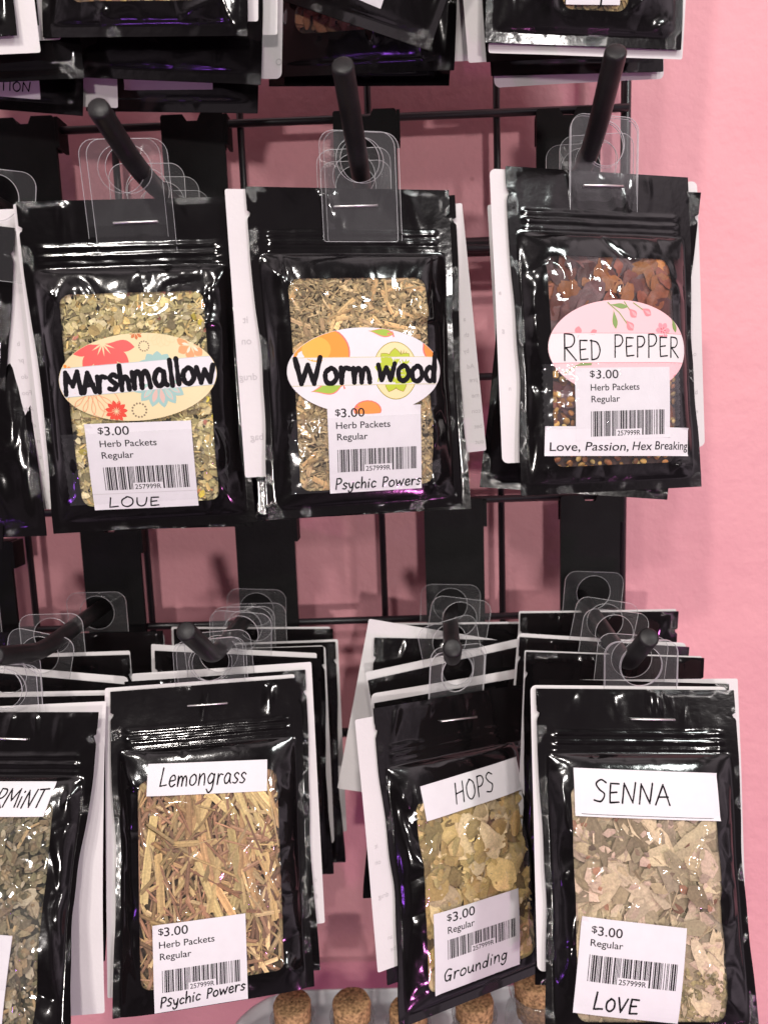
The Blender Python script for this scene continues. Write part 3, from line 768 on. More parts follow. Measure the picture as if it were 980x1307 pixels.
H = [
 ('black hook with upturned end in front of the Marshmallow packet', (-.1125, .1714), [(-.1157, .474, .1118), (-.1153, .374, .1106), (-.1156, .325, .1222)], .024),
 ('black hook with steeply upturned end above the Wormwood packet', (-.0118, .1697), [(-.0129, .474, .1156), (-.0130, .382, .1144), (-.0164, .33, .1366)], .020),
 ('black hook with long curved upturned end above the Red Pepper packet', (.1065, .1664), [(.1014, .474, .1132), (.0996, .394, .1137), (.0968, .34, .1418)], .034),
 ('black hook at the left edge, behind the stack cut off beside the Marshmallow packet', (-.2119, .1734), [(-.2169, .474, .1155), (-.2103, .375, .1144), (-.2001, .325, .1255)], .014),
 ('black hook whose round end points left above the Lemongrass packet', (-.0837, -.0662), [(-.0932, .474, -.1271), (-.0998, .386, -.1297), (-.0994, .338, -.1009)], .012),
 ('black hook seen end-on above the tilted Hops packet', (.0353, -.0605), [(.0315, .474, -.1263), (.0272, .395, -.1375), (.0239, .345, -.1151)], .012),
 ('black hook whose round end points up to the right above the Senna packet', (.1203, -.0603), [(.1141, .474, -.1247), (.1185, .386, -.1405), (.115, .342, -.1115)], .012),
 ('black hook running out to the left edge above the peppermint packet', (-.1819, -.0706), [(-.1872, .474, -.1207), (-.1911, .385, -.1241), (-.19, .338, -.1106)], .012),
 ('black hook plate at the far left edge below the upper row', (-.2643, -.0781), [(-.2676, .474, -.1182), (-.2631, .385, -.122), (-.2608, .338, -.1085)], .012),
]
for lab, pl, pa, so in H: display_hook(lab, pl, pa, soft=so)

# ------------------------------------------------------------------ packets
GROUP = 'herb packets hanging in stacks on the hooks'
def packet_root(label, p): return thing('herb_packet', label, 'herb packet', pose(p), GROUP)
MIRROR = [('it', -43.5, 62, 3.4), ('on', -42.5, 72, 3.4), ('drug', -41, 89, 3.4), ('bag', -40, 118, 3.4)]

# --- Marshmallow
def marshmallow():
    r = packet_root('black herb packet with cream flowered oval label reading Marshmallow', [-0.1237, 0.3747, 0.0997, 0.1026, 0.0114, 0.0125])
    P = Packet(r, 1, 8.5, [(-37, 37, 63, 104), (-27, 23, 104, 147)], bumps=[(33, 120, 5, 9, 3.2), (31, 142, 6, 7, 2.6), (37, 62, 5, 5, 2.0)], creases=[(36, 106, 26, 112, 2.0, 1.5), (26, 112, 38, 146, 1.8, 1.6), (24, 104, 37, 122, -1.5, 1.5), (36, 60, 20, 55, 1.1, 1.2), (-34, 47, -42, 38, 1.2, 1.5), (34, 47, 43, 36, 1.4, 1.5)])
    P.pouch()
    cols = [(.45, .37, .165), (.38, .325, .145), (.52, .44, .225), (.33, .285, .125), (.56, .49, .285), (.22, .18, .09), (.50, .37, .14)]
    P.herbs([dict(n=1900, kind='leaf', l=(3.0, 7.0), asp=(.35, .8), cols=cols, dep=(0, 2.6), tilt=.4), dict(n=900, kind='stick', l=(2.5, 6), w=(.4, 1.0), cols=cols, dep=(0, 2)),
             dict(n=60, kind='leaf', l=(3, 5), asp=(.4, .7), cols=[(.55, .22, .08), (.30, .12, .08), (.5, .4, .05)], dep=(0, 1))], (.13, .11, .05), M_HERB, gain=1.38)
    ov = Oval(P, (-.2, 83.2), 37.3, 20.6, -.045, ink(.70, .59, .34))
    coral, orange, teal, red, brown, olive = ink(.75, .10, .09), ink(.82, .30, .12), ink(.30, .48, .44), ink(.68, .06, .035), ink(.22, .16, .10), ink(.60, .47, .25)
    ov.art('flower_print', flower(-14, 17.0, 6, 1.2, 15, 5.6, -2.9, .35), coral)
    ov.art('flower_print', flower(27, 13, 7, 1, 7, 4.2, 0, 2*PI), orange)
    ov.art('flower_print', flower(27, 13, 5, .6, 4.4, 1.2, .4, 2*PI+.4), ink(.82, .66, .5), .345)
    ov.art('flower_print', flower(10, -2, 7, 2, 13.5, 5.0, -2.8, .2)+flower(10, 2, 5, 2, 9.5, 4.6, .4, 3.1), teal)
    ov.art('flower_print', flower(10, -2, 7, 3, 11.5, 2.4, -2.8, .2), ink(.62, .42, .36), .342)
    ov.art('flower_print', flower(10, -2, 7, 3.6, 10.8, 1.8, -2.8, .2), ink(.36, .54, .48), .346)
    ov.art('flower_print', flower(-12, -15.2, 11, .4, 5.4, 2.0), red)
    ov.art('flower_print', flower(2, 20.8, 8, .3, 3.4, 1.5), ink(.55, .16, .05))
    for p in flower(-22, -4, 6, 2, 14, 6, -2.7, -.1): ov.art('flower_print', line_poly(p+[p[0]], .16), ink(.72, .30, .16))
    for p in flower(14, 21, 5, 1, 8, 4, -2.6, -.4): ov.art('flower_print', line_poly(p+[p[0]], .13), ink(.68, .55, .3))
    ov.art('flower_print', dots(-1.2, -15.6, 3.3, .48, 14)+dots(5, 14.2, 2.3, .38, 13), brown)
    ov.art('flower_print', [disc(-33, 8, .8), disc(-31.2, 7, .8)], ink(.8, .25, .04))
    ov.finish('flower_print')
    ov.band(-6.5, 7.0, M_LABEL, ink(.42, .50, .50))
    ov.hand('MArshmallow', -34.5, -5.2, 71.5, 10.8, 1.2, 3, slant=.03, scales={'A': .86, 'M': .98, 'r': 1.1, 's': 1.15, 'm': 1.15, 'a': 1.15, 'o': 1.15, 'w': 1.2})
    price_label(P, (-27.4, 104.3), .012, 50.5, 42.6, price_lines(.12, .135, .132), (.13, .94, .5, .77), ('LOUE', .14, .975, .5, 4.8, .35, dict(slant=.12)), .81, 5)
    lb = Label(P, (-39.5, 109), 0, 78, 35); lb.sheet('clear_tape', r, .55, M_TAPE, edge=.5)
    P.staple(-6.2, 14.2, 11, -.3)
    hang_tab(r, 3.7, 2.6, .10, .0, ((0, 0, 0), (-3.6, -.8, -.2)))
    info_card(r, -2.0, .4, .0, 136, bend=(.6, 2), seed=1)
marshmallow()

# --- Wormwood
def wormwood():
    r = packet_root('black herb packet with white citrus-print oval label reading Wormwood', [-0.0179, 0.3857, 0.1035, 0.2391, -0.0468, 0.0097])
    P = Packet(r, 2, 8.5, [(-37, 39, 68, 104), (-19, 28, 104, 147)], bumps=[(31, 62, 4.5, 12, 3.2), (34, 120, 4.5, 11, 3.4), (36, 146, 6, 6, 2.4)], creases=[(37, 45, 30, 78, 2.2, 1.6), (30, 78, 36, 100, -2.0, 1.5), (29, 108, 37, 118, 2.2, 1.3), (37, 118, 29, 142, 2.0, 1.6), (28, 142, 40, 150, 1.8, 1.4), (-34, 45, -44, 36, 1.3, 1.5), (-38, 120, -34, 100, 1.5, 1.4), (34, 100, 44, 106, 1.2, 1.2)])
    P.pouch()
    cols = [(.34, .25, .12), (.27, .20, .10), (.42, .31, .15), (.22, .17, .09), (.50, .38, .20), (.30, .24, .13)]
    P.herbs([dict(n=3200, kind='leaf', l=(1.8, 4.0), asp=(.3, .8), cols=cols, dep=(0, 2.2), tilt=.4), dict(n=2200, kind='stick', l=(2.2, 8), w=(.3, .9), cols=cols, dep=(0, 2), fold=(.1, .4)),
             dict(n=170, kind='stick', l=(5, 13), w=(1.2, 2.6), cols=[(.5, .35, .16), (.42, .27, .12), (.36, .25, .13)], dep=(0, .8), fold=(.05, .25), tilt=.15)], (.12, .085, .04), M_HERB, gain=1.4)
    ov = Oval(P, (1.3, 88.2), 38.2, 20.8, .02, M_LABEL)
    org, org2, lime, rind, green, red, redl = ink(.80, .27, .025), ink(.86, .38, .05), ink(.42, .50, .02), ink(.80, .62, .33), ink(.30, .44, .04), ink(.80, .16, .12), ink(.30, .27, .03)
    ov.art('fruit_print', [disc(-21.5, 9, 13.8, 36, 12.5)], red, .322)
    ov.art('fruit_print', [disc(-21.7, 8.9, 13.3, 36, 12.0)], org)
    ov.art('fruit_print', [disc(-24, 10.5, 7, 20, 6)], org2, .338)
    for (ex, ey, s_) in ((14.5, 0, 1),):
        ov.art('fruit_print', [disc(ex, ey, 11.2, 40, 14)], redl, .318)
        ov.art('fruit_print', [disc(ex, ey, 10.8, 40, 13.6)], rind, .326)
        ov.art('fruit_print', [petal(ex, ey, PI*2*i/9+.17, .6, 11.0, 6.2) for i in range(9)], redl, .334)
        ov.art('fruit_print', [petal(ex, ey, PI*2*i/9+.17, 1.0, 10.6, 5.5) for i in range(9)], lime, .344)
    ov.art('fruit_print', [petal(1.5, 19.2, -.12, 0, 13, 4.2), petal(-27.5, -9.5, .18, 0, 15.5, 6.4)], red, .322)
    ov.art('fruit_print', [petal(2, 19.2, -.12, 0, 12, 3.3), petal(-26.6, -9.4, .18, 0, 14, 5.2)], green)
    ov.art('fruit_print', line_poly([(11, 17.5), (13.6, 18.6), (14.2, 16.2)], .4)+line_poly([(-14, -7.6), (-11.6, -6.4), (-11, -8.4)], .4), red)
    ov.art('fruit_print', [disc(33.8, 10.4, 5, 20, 5.5), disc(0, -19, 7, 20, 5)], red, .322)
    ov.art('fruit_print', [disc(34.2, 10.4, 4.6, 20, 5.1), disc(0, -19.4, 6.6, 20, 4.9)], ink(.78, .26, .05))
    ov.finish('fruit_print')
    ov.band(-6.6, 6.6, M_PAPER, ink(.52, .48, .22))
    ov.hand('Worm', -34.5, -5.4, 38, 10.8, 1.22, 7, slant=.03, scales={'W': 1.12, 'o': 1.1, 'r': 1.1, 'm': 1.15})
    ov.hand('wood', 5.5, -5.0, 31.5, 10.8, 1.22, 8, slant=.03, scales={'w': 1.25, 'o': 1.2, 'd': 1.05})
    price_label(P, (-18.9, 105), .008, 46.8, 41.8, price_lines(.08, .115, .132), (.09, .95, .49, .755), ('Psychic Powers', .055, .955, .95, 5.0, .36, dict(slant=.10)), None, 6)
    lb = Label(P, (-38, 110), 0, 76, 36); lb.sheet('clear_tape', r, .55, M_TAPE, edge=.5)
    P.staple(-8.5, 12.9, 9.0, -.8)
    hang_tab(r, 4, 2.6, .05, .0, ((0, 0, 0), (2.2, -.9, .0)))
    info_card(r, -9.5, .6, .0, 136, bend=(.6, 2), seed=2, text=MIRROR)
wormwood()

# --- Red pepper
def red_pepper():
    r = packet_root('black herb packet with pink tulip oval label reading Red Pepper', [0.1052, 0.3967, 0.1096, 0.2667, -0.1266, -0.0151])
    P = Packet(r, 3, 7.5, [(-36, 40, 67, 106), (-23, 32, 97, 135), (-38, 42, 124, 142)], creases=[(34, 148, 44, 140, 1.8, 1.5), (-40, 70, -37, 105, 1.4, 1.3), (-36, 148, -42, 130, 1.3, 1.3), (36, 46, 42, 90, 1.2, 1.4)])
    P.pouch()
    skin = [(.16, .04, .025), (.21, .055, .028), (.26, .075, .03), (.11, .032, .027), (.08, .03, .03), (.30, .11, .035), (.13, .055, .055)]
    seed = [(.52, .30, .08), (.45, .22, .05), (.36, .15, .04), (.58, .40, .14), (.25, .09, .03)]
    P.herbs([dict(n=150, kind='curl', l=(11, 24), asp=(.45, .8), cols=skin, dep=(0, 3.0), reg=(0, 0, 1, .75), tilt=.25, fold=(-.08, .12), crinkle=.07),
             dict(n=4, kind='curl', l=(10, 15), asp=(.5, .9), cols=[(.42, .16, .03), (.36, .12, .03)], dep=(0, .5), reg=(.35, 0, .95, .25), tilt=.2, fold=(0, .15), crinkle=.08),
             dict(n=420, kind='seed', l=(2.4, 4.2), asp=(.75, .95), cols=seed, dep=(0, 2.5), reg=(0, .42, 1, 1), tilt=.5, smooth=True)], (.05, .018, .012), M_BERRY, gain=.95)
    ov = Oval(P, (2.4, 88.3), 37.8, 23.3, .0, ink(.78, .49, .51))
    bud, stem, dark = ink(.72, .23, .25), ink(.20, .30, .09), ink(.60, .14, .17)
    for pts in ([(-6, 22), (0, 17), (4, 11.5)], [(3, 22.5), (6, 18)], [(8, 22), (14, 18)], [(25, 7.5), (31, 6.5), (36, 4)], [(-30, -12), (-24, -8.5), (-16, -8.2)]):
        ov.art('tulip_print', line_poly(pts, .28), stem)
    ov.art('tulip_print', [petal(-3, 18.5, -1.5, 0, 9.5, 2.8), petal(-5, 21, -.12, 0, 10, 2.6), petal(30, 15, -1.3, 0, 7.5, 2.6), petal(-24, -8, .1, 0, 9, 1.8)], stem, .337)
    ov.art('tulip_print', [petal(4, 12.6, -.95, -1, 5.2, 4.2), petal(6, 18.6, -.9, -1, 5, 4), petal(13.4, 18.8, -.6, -1, 5, 4), petal(-23, 5, 1.4, -.5, 5.4, 3.6), petal(-17, 6, .5, 0, 5, 2.6), petal(30, -17, 1.2, 0, 4.5, 3)], bud, .342)
    ov.art('tulip_print', [petal(4.4, 12.2, -.8, 0, 4.2, 1.4), petal(6.5, 18.2, -.8, 0, 4, 1.4), petal(13.8, 18.4, -.5, 0, 4, 1.4)], ink(.80, .36, .38), .35)
    ov.art('tulip_print', flower(24, 8.6, 6, .2, 4.2, 2.6), ink(.74, .28, .32), .342)
    ov.art('tulip_print', flower(24, 8.6, 5, .2, 1.8, .8), dark, .35)
    ov.finish('tulip_print')
    ov.band(-7.2, 7.0, M_PAPER, ink(.68, .27, .30))
    ov.hand('RED', -31, -5.8, 21, 11.8, .36, 4, slant=.0, scales={'R': 1.12, 'E': .85, 'D': .85})
    ov.hand('PEPPER', -4.2, -4.6, 38.5, 10.8, .36, 9, slant=.02, scales={'E': .93})
    price_label(P, (-22.6, 98.0), -.006, 52, 34.8, [('$', .15, .125, 3.0, 2.6), ('3.00', .215, .15, 4.1, 12.0), ('Herb Packets', .155, .315, 3.1, 26.5), ('Regular', .16, .475, 3.1, 15.4)], (.155, .94, .60, .95))
    lb = Label(P, (-37.8, 125.2), .035, 79.5, 14.2); o = lb.sheet('purpose_label', r, .24, M_LABEL)
    lb.text('printed_text', [('Love,', 2.4, 11.8, 4.1, 15.8, 0), ('Passion,', 20.8, 11.6, 4.1, 23.6, .14), ('Hex', 46.5, 11.3, 4.1, 10.8, .14), ('Breaking', 59.3, 11.0, 4.1, 19.8, .05)], o, .30)
    lb = Label(P, (-38.5, 96), 0, 74, 31); lb.sheet('clear_tape', r, .55, M_TAPE, edge=.9)
    P.staple(-9.6, 11.6, 7.6, -.6)
    hang_tab(r, 1.4, 2.4, .12, .0, ((0, 0, 0), (0, -1.0, .6)))
    info_card(r, -7.5, .8, .0, 141, bend=(.6, 2), seed=3, text=[('a', -47, 60, 2.2), ('g', -46, 78, 2.2), ('n', -44, 106, 2.2)])
red_pepper()

# --- Lemongrass
def lemongrass():
    r = packet_root('black herb packet full of straw-coloured stalks with paper label reading Lemongrass', [-0.1052, 0.3916, -0.1472, 0.237, -0.3, -0.0351])
    P = Packet(r, 4, 9.0, [(-31, 31, 38, 56), (-30, 18, 117, 158)], win=(-36.2, 34.5, 46, 146), vend=162, bumps=[(30, 82, 7, 13, 3.6), (24, 116, 7, 11, 3.2), (36, 146, 6, 8, 2.6)], creases=[(36, 58, 26, 74, 2.4, 1.8), (26, 74, 10, 92, 1.5, 1.2), (10, 94, 34, 118, 1.8, 1.3), (36, 92, 28, 112, 1.5, 1.4), (34, 142, 43, 150, 1.6, 1.4), (-36, 52, -43, 40, 1.2, 1.3), (-38, 140, -42, 110, 1.5, 1.4)])
    P.pouch()
    cols = [(.48, .33, .15), (.38, .24, .11), (.28, .165, .085), (.54, .39, .20), (.24, .135, .08), (.42, .30, .14), (.40, .21, .12), (.33, .19, .11)]
    P.herbs([dict(n=330, kind='stick', l=(16, 40), w=(.9, 2.5), cols=cols, dep=(.3, 3.4), fold=(.1, .5), tilt=.10, ang=(1.5, .6)), dict(n=170, kind='stick', l=(10, 28), w=(.8, 2.2), cols=cols, dep=(0, 2.6), fold=(.1, .5), tilt=.12),
             dict(n=24, kind='stick', l=(26, 48), w=(2.8, 5.0), cols=[(.58, .42, .19), (.52, .36, .16), (.46, .28, .13), (.50, .38, .17)], dep=(0, .7), fold=(.08, .2), tilt=.06, ang=(1.5, .4), reg=(0, 0, 1, .6)),
             dict(n=70, kind='stick', l=(5, 16), w=(.3, .9), cols=cols, dep=(0, 1.2), fold=(.1, .3), tilt=.15)], (.10, .065, .03), M_HERB, gain=1.2)
    lb = Label(P, (-31, 37.8), .055, 61, 15.6); o = lb.sheet('name_label', r)
    lb.hand(o, 'Lemongrass', 6.2, 11.2, 44, 9.0, .36, seed=12, slant=.14)
    price_label(P, (-29.8, 115.2), .0, 45.6, 42.4, price_lines(.06, .135, .132), (.09, .93, .52, .775), ('PSychic Powers', .06, .945, .92, 5.0, .36, dict(slant=.12, rise=.06, scales={'S': .75})), None, 13)
    P.staple(-10.7, 9.9, 10.4, .2)
    hang_tab(r, 1.5, -1.2, .3, .035, ((0, 0, 0), (1.6, -.8, .6)))
    info_card(r, -3, -2, .0, 152, bend=(.5, 2), seed=4)
lemongrass()

# --- Hops
def hops():
    r = packet_root('black herb packet of golden papery cones turned sideways with label reading Hops', [0.0274, 0.4058, -0.163, 0.54, -0.2508, -0.0835])
    P = Packet(r, 5, 9.0, [(-30, 38, 38, 58), (-30, 26, 106, 148)], win=(-33, 37, 50, 146), waist=1.9, bumps=[(6, 76, 11, 11, 3.4), (30, 118, 6, 10, 2.6)], creases=[(0, 62, 4, 84, 2.0, 2.0), (-34, 78, -30, 96, 1.5, 1.4), (36, 100, 30, 120, 1.4, 1.4), (-36, 54, -42, 40, 1.2, 1.2), (36, 64, 42, 52, 1.2, 1.3)])
    P.pouch()
    cols = [(.58, .42, .18), (.50, .35, .13), (.66, .50, .27), (.42, .27, .10), (.55, .41, .16), (.62, .48, .28)]
    P.herbs([dict(n=150, kind='curl', l=(13, 25), asp=(.5, .8), cols=cols, dep=(0, 3.2), tilt=.35, fold=(.02, .22), crinkle=.12, smooth=True),
             dict(n=30, kind='curl', l=(6, 12), asp=(.6, .9), cols=[(.33, .235, .09), (.30, .235, .095)], dep=(0, .8), reg=(0, .05, .5, .45), tilt=.3, fold=(.1, .4)),
             dict(n=300, kind='leaf', l=(2, 5), asp=(.4, .8), cols=cols, dep=(.3, 3), smooth=True)], (.17, .10, .03), M_HERB, gain=1.12)
    lb = Label(P, (-29.3, 42.8), -.06, 66, 17.6); o = lb.sheet('name_label', r)
    lb.hand(o, 'HOPS', 19, 13.4, 27, 9.6, .37, seed=15, slant=.1)
    price_label(P, (-29.2, 106.4), .01, 55, 41.2, [('$', .14, .125, 3.2, 2.9), ('3.00', .205, .15, 4.6, 14), ('Regular', .145, .285, 3.4, 16.8)], (.14, .95, .36, .60), ('Grounding', .09, .86, .76, 6.0, .38, dict(slant=.12)), None, 16)
    P.staple(-9.3, 14, 12.5, 1.2)
    hang_tab(r, 4, -1.2, .25, .0, ((0, 0, 0), (.5, -1.2, .8)))
    info_card(r, -10.5, 3.5, .02, 126, bend=(.5, 2), seed=5, text=[('it', -44, 66, 2.4), ('on', -43, 74, 2.4), ('drug', -40, 91, 2.4), ('an', -40, 112, 2.2), ('be', -39, 118, 2.2)])
hops()

# --- Senna
def senna():
    r = packet_root('black herb packet of pale green leaf pieces with label reading Senna', [0.1165, 0.3661, -0.1464, 0.0521, -0.3283, -0.0541])
    P = Packet(r, 6, 9.0, [(-34, 36, 37, 61), (-33, 17, 103, 151)], win=(-35.7, 33.5, 45, 150), bumps=[(25, 88, 8, 12, 3.2), (28, 132, 7, 11, 3.0), (-28, 84, 6, 12, 2.2)], creases=[(30, 63, 14, 92, 2.0, 1.2), (14, 94, 40, 92, 1.5, 1.2), (18, 120, 40, 146, 1.8, 1.4), (-40, 46, -36, 74, 1.6, 1.5), (-44, 90, -36, 80, 1.2, 1.2), (-40, 130, -36, 100, 1.2, 1.4)])
    P.pouch()
    cols = [(.50, .39, .25), (.42, .325, .20), (.56, .44, .30), (.34, .26, .155), (.46, .37, .23), (.52, .38, .28)]
    P.herbs([dict(n=80, kind='curl', l=(18, 38), asp=(.28, .42), cols=cols, dep=(0, 2.2), tilt=.15, fold=(-.08, .18), smooth=True, ang=(1.0, .9)), dict(n=330, kind='leaf', l=(6, 17), asp=(.4, .75), cols=cols, dep=(.2, 3), tilt=.3, smooth=False),
             dict(n=50, kind='chip', l=(3, 7), asp=(.6, .9), cols=[(.30, .15, .09), (.22, .15, .10), (.48, .34, .26)], dep=(0, .6), reg=(0, 0, 1, .55), fold=(.2, .6)),
             dict(n=500, kind='leaf', l=(2, 4), asp=(.4, .8), cols=[(.34, .27, .13), (.26, .21, .10), (.40, .30, .17)], dep=(0, 1.6), reg=(.4, .78, 1, 1)),
             dict(n=150, kind='stick', l=(4, 14), w=(.4, .9), cols=cols, dep=(0, 1.5))], (.15, .12, .06), M_HERB, gain=1.14)
    lb = Label(P, (-33.8, 37.2), .03, 70, 21.6); o = lb.sheet('name_label', r)
    lb.hand(o, 'SENNA', 8.5, 15, 38, 9.4, .40, seed=18, slant=.1, scales={'S': 1.12})
    lb2 = [([lb.m(.3+69.4*i/14, 20.4+d_) for i in range(15) for d_ in (0, .25)], [(2*i, 2*i+1, 2*i+3, 2*i+2) for i in range(14)])]
    P.put('printed_line', lb2, .36, M_PRINT, o)
    price_label(P, (-33.2, 102.8), .105, 49, 43, [('$', .10, .15, 2.9, 2.5), ('3.00', .16, .175, 4.0, 11.4), ('Regular', .10, .29, 3.0, 15)], (.10, .945, .38, .655), ('LOVE', .18, .94, .44, 7.6, .45, dict(slant=.08, scales={'O': .75, 'V': .9, 'E': .95})), None, 19)
    P.staple(-3.1, 18.6, 14.4, .2)
    hang_tab(r, 3, -1.2, .33, .05, ((0, 0, 0), (1.0, -1.4, .8)))
    info_card(r, -2.5, -1.6, .0, 132, bend=(.4, 1.5), seed=6)
senna()

# --- Peppermint (cut by the left edge of the picture)
def peppermint():
    r = packet_root('black herb packet of dull green leaf with slanted label ending ERMINT', [-0.2043, 0.3649, -0.1488, -0.0035, -0.3784, -0.024])
    P = Packet(r, 7, 9.5, [(-36, 35, 33, 49), (-28, 22, 97, 139)], waist=2.2, win=(-34, 34, 42, 142), bumps=[(14, 66, 11, 7, 3.0), (20, 104, 7, 14, 3.2), (30, 132, 6, 8, 2.5)], creases=[(20, 52, 4, 70, 2.2, 1.8), (8, 78, 24, 92, 1.6, 1.1), (24, 92, 28, 120, 1.8, 1.5), (36, 46, 44, 36, 1.6, 1.4), (32, 136, 42, 146, 1.6, 1.3), (34, 60, 40, 90, -1.4, 2)])
    P.pouch()
    cols = [(.26, .21, .12), (.20, .17, .095), (.32, .26, .16), (.17, .15, .08), (.36, .31, .21), (.30, .22, .12)]
    P.herbs([dict(n=420, kind='curl', l=(5, 12), asp=(.4, .7), cols=cols, dep=(0, 3), tilt=.5, fold=(-.2, .4)), dict(n=500, kind='leaf', l=(3, 7), asp=(.35, .7), cols=cols, dep=(0, 2.5), tilt=.6), dict(n=700, kind='leaf', l=(1.5, 3.5), asp=(.4, .8), cols=cols, dep=(0, 2)),
             dict(n=40, kind='stick', l=(4, 12), w=(.8, 1.8), cols=[(.42, .30, .15), (.36, .25, .12)], dep=(0, .8), fold=(.1, .3))], (.07, .065, .035), M_HERB)
    lb = Label(P, (-34, 33.0), 0, 67.5, 15.8)
    o = lb.sheet('name_label', r); 
    for v in o.data.vertices:      # the label was cut on the slant
        y = -v.co.z*1000-33; x = v.co.x*1000; v.co.x -= (.22*y*max(0, x+34)/67.5)/1000
    lb.hand(o, 'PEPPERMiNT', 17.0, 11.6, 46, 8.0, .36, seed=22, slant=.3)
    price_label(P, (-27, 97), .09-.02, 49.2, 41, price_lines(.08, .13, .132), (.08, .93, .44, .75), ('PEACE', .3, .95, .66, 5.0, .27) if False else None, None, 23)
    lb = Label(P, (-32, 84), .03, 66, 38); lb.sheet('clear_tape', r, .55, M_TAPE, edge=.5)
    P.staple(-6, 15.2, 12.6, .6)
    hang_tab(r, 0.5, -1.2, .36, .0, ((0, 0, 0), (1.4, -1.4, .8)))
    info_card(r, .0, -3, .045, 149, bend=(3, 12), w0=-6, seed=7)
peppermint()

# --- upper row of stacks whose feet hang into the top of the picture
def top_packets():
    r = packet_root('black herb packet with bright wrinkle highlights, frontmost at the upper left top edge', [-0.0957, 0.3613, 0.3271, -0.1595, 0.0686, -0.0998])
    P = Packet(r, 8, 8.5, [], win=(-34, 40, 43, 144.6), creases=[(20, 150, 44, 142, 1.6, 1.4), (-20, 152, -16, 146, 1.6, 1.2), (38, 140, 44, 156, 1.5, 1.2)]); P.pouch()
    P.herbs([dict(n=520, kind='chip', l=(4, 9), asp=(.5, .9), cols=[(.5, .34, .12), (.42, .22, .08), (.56, .42, .2), (.3, .14, .08)], dep=(0, 3), fold=(.2, 1.0))], (.2, .12, .06), M_HERB)
    info_card(r, 3, 0, 0, 150, seed=8)
    r = packet_root('black herb packet tilted over the seed packet, upper middle top edge, white label corner', [0.045, 0.3721, 0.327, -0.3881, 0.0139, -0.4637])
    P = Packet(r, 9, 7.0, [(-20, 24, 110, 148)]); P.pouch(False)
    Label(P, (-22, 112), .06, 44, 34).sheet('price_label', r)
    r = packet_root('black herb packet showing brown seeds through its window, upper middle', [-0.0008, 0.3909, 0.3235, -0.3335, 0.1442, -0.1259])
    P = Packet(r, 10, 8.5, [(-23, 19, 149, 157)], win=(-34, 27, 43, 139.5), creases=[(8, 146, 12, 126, 2.0, 1.6), (-36, 140, -28, 122, 1.6, 1.3), (34, 152, 28, 120, 1.8, 1.4), (40, 150, 26, 116, -1.5, 2.0)]); P.pouch()
    P.herbs([dict(n=460, kind='seed', l=(9, 13), asp=(.36, .46), cols=[(.27, .13, .06), (.22, .10, .045), (.33, .17, .085), (.30, .15, .08)], dep=(0, 3.5), tilt=.25, smooth=True)], (.05, .025, .015), M_HERB)
    info_card(r, 9, 0, .0, 153, seed=9, text=[('O', 55, 150, 3.2), ('or', 55, 132, 2.6)])
    r = packet_root('black herb packet behind the brown seed packet, its foot showing below', [-0.0012, 0.4076, 0.3237, -0.2445, 0.1406, -0.1215])
    P = Packet(r, 11, 6.0, [(-23, 21, 140, 153)]); P.pouch(False)
    Label(P, (-22, 144.5), -.11, 42, 6.5).sheet('price_label', r)
    r = packet_root('black herb packet with white handwritten label foot, upper right top edge', [0.0971, 0.3737, 0.3222, 0.2119, 0.1039, 0.0186])
    P = Packet(r, 12, 8.0, [(-14, 16, 120, 142)], win=(-14, 19, 60, 144.0), creases=[(-14, 146, -30, 130, 1.8, 1.5), (20, 144, 40, 128, 1.8, 1.5), (34, 150, 44, 146, 1.4, 1.2)]); P.pouch()
    P.herbs([dict(n=900, kind='leaf', l=(4, 9), asp=(.5, .9), cols=[(.42, .30, .13), (.36, .24, .1), (.3, .22, .1)], dep=(0, 3))], (.12, .08, .04), M_HERB)
    lb = Label(P, (-13, 122), -.03, 27, 20.4); o = lb.sheet('name_label', r); lb.hand(o, 'rosp', 2, 17.3, 21, 8, .45, seed=30, slant=.1)
    info_card(r, 2.5, 2.0, .0, 159.5, bend=(.4, .8), seed=10)
    r = packet_root('black herb packet at the left top corner with paper label ending TION', [-0.1791, 0.4057, 0.3131, -0.1306, 0.0309, -0.1507])
    P = Packet(r, 13, 7.0, [(-20, 30, 138, 155)]); P.pouch(False)
    lb = Label(P, (-22, 141), .005, 50, 11); o = lb.sheet('name_label', r); lb.hand(o, 'TION', 28.5, 8.2, 17.5, 4.4, .3, seed=31, slant=.12)
    info_card(r, 8, 0, .05, 154, seed=11, text=[('DO', 55, 138, 2.6)])
    r = packet_root('black herb packet rearmost below the upper left stack, crimped foot and label edge showing', [-0.0921, 0.3976, 0.3082, -0.2868, 0.0712, -0.1447])
    P = Packet(r, 14, 6.5, [(-25, 27, 140, 151)]); P.pouch(False)
    Label(P, (-25, 125), -.01, 51, 23.5).sheet('price_label', r)
    info_card(r, 7, 0, .02, 142, seed=12, text=[('O', 50, 136, 3)])
top_packets()

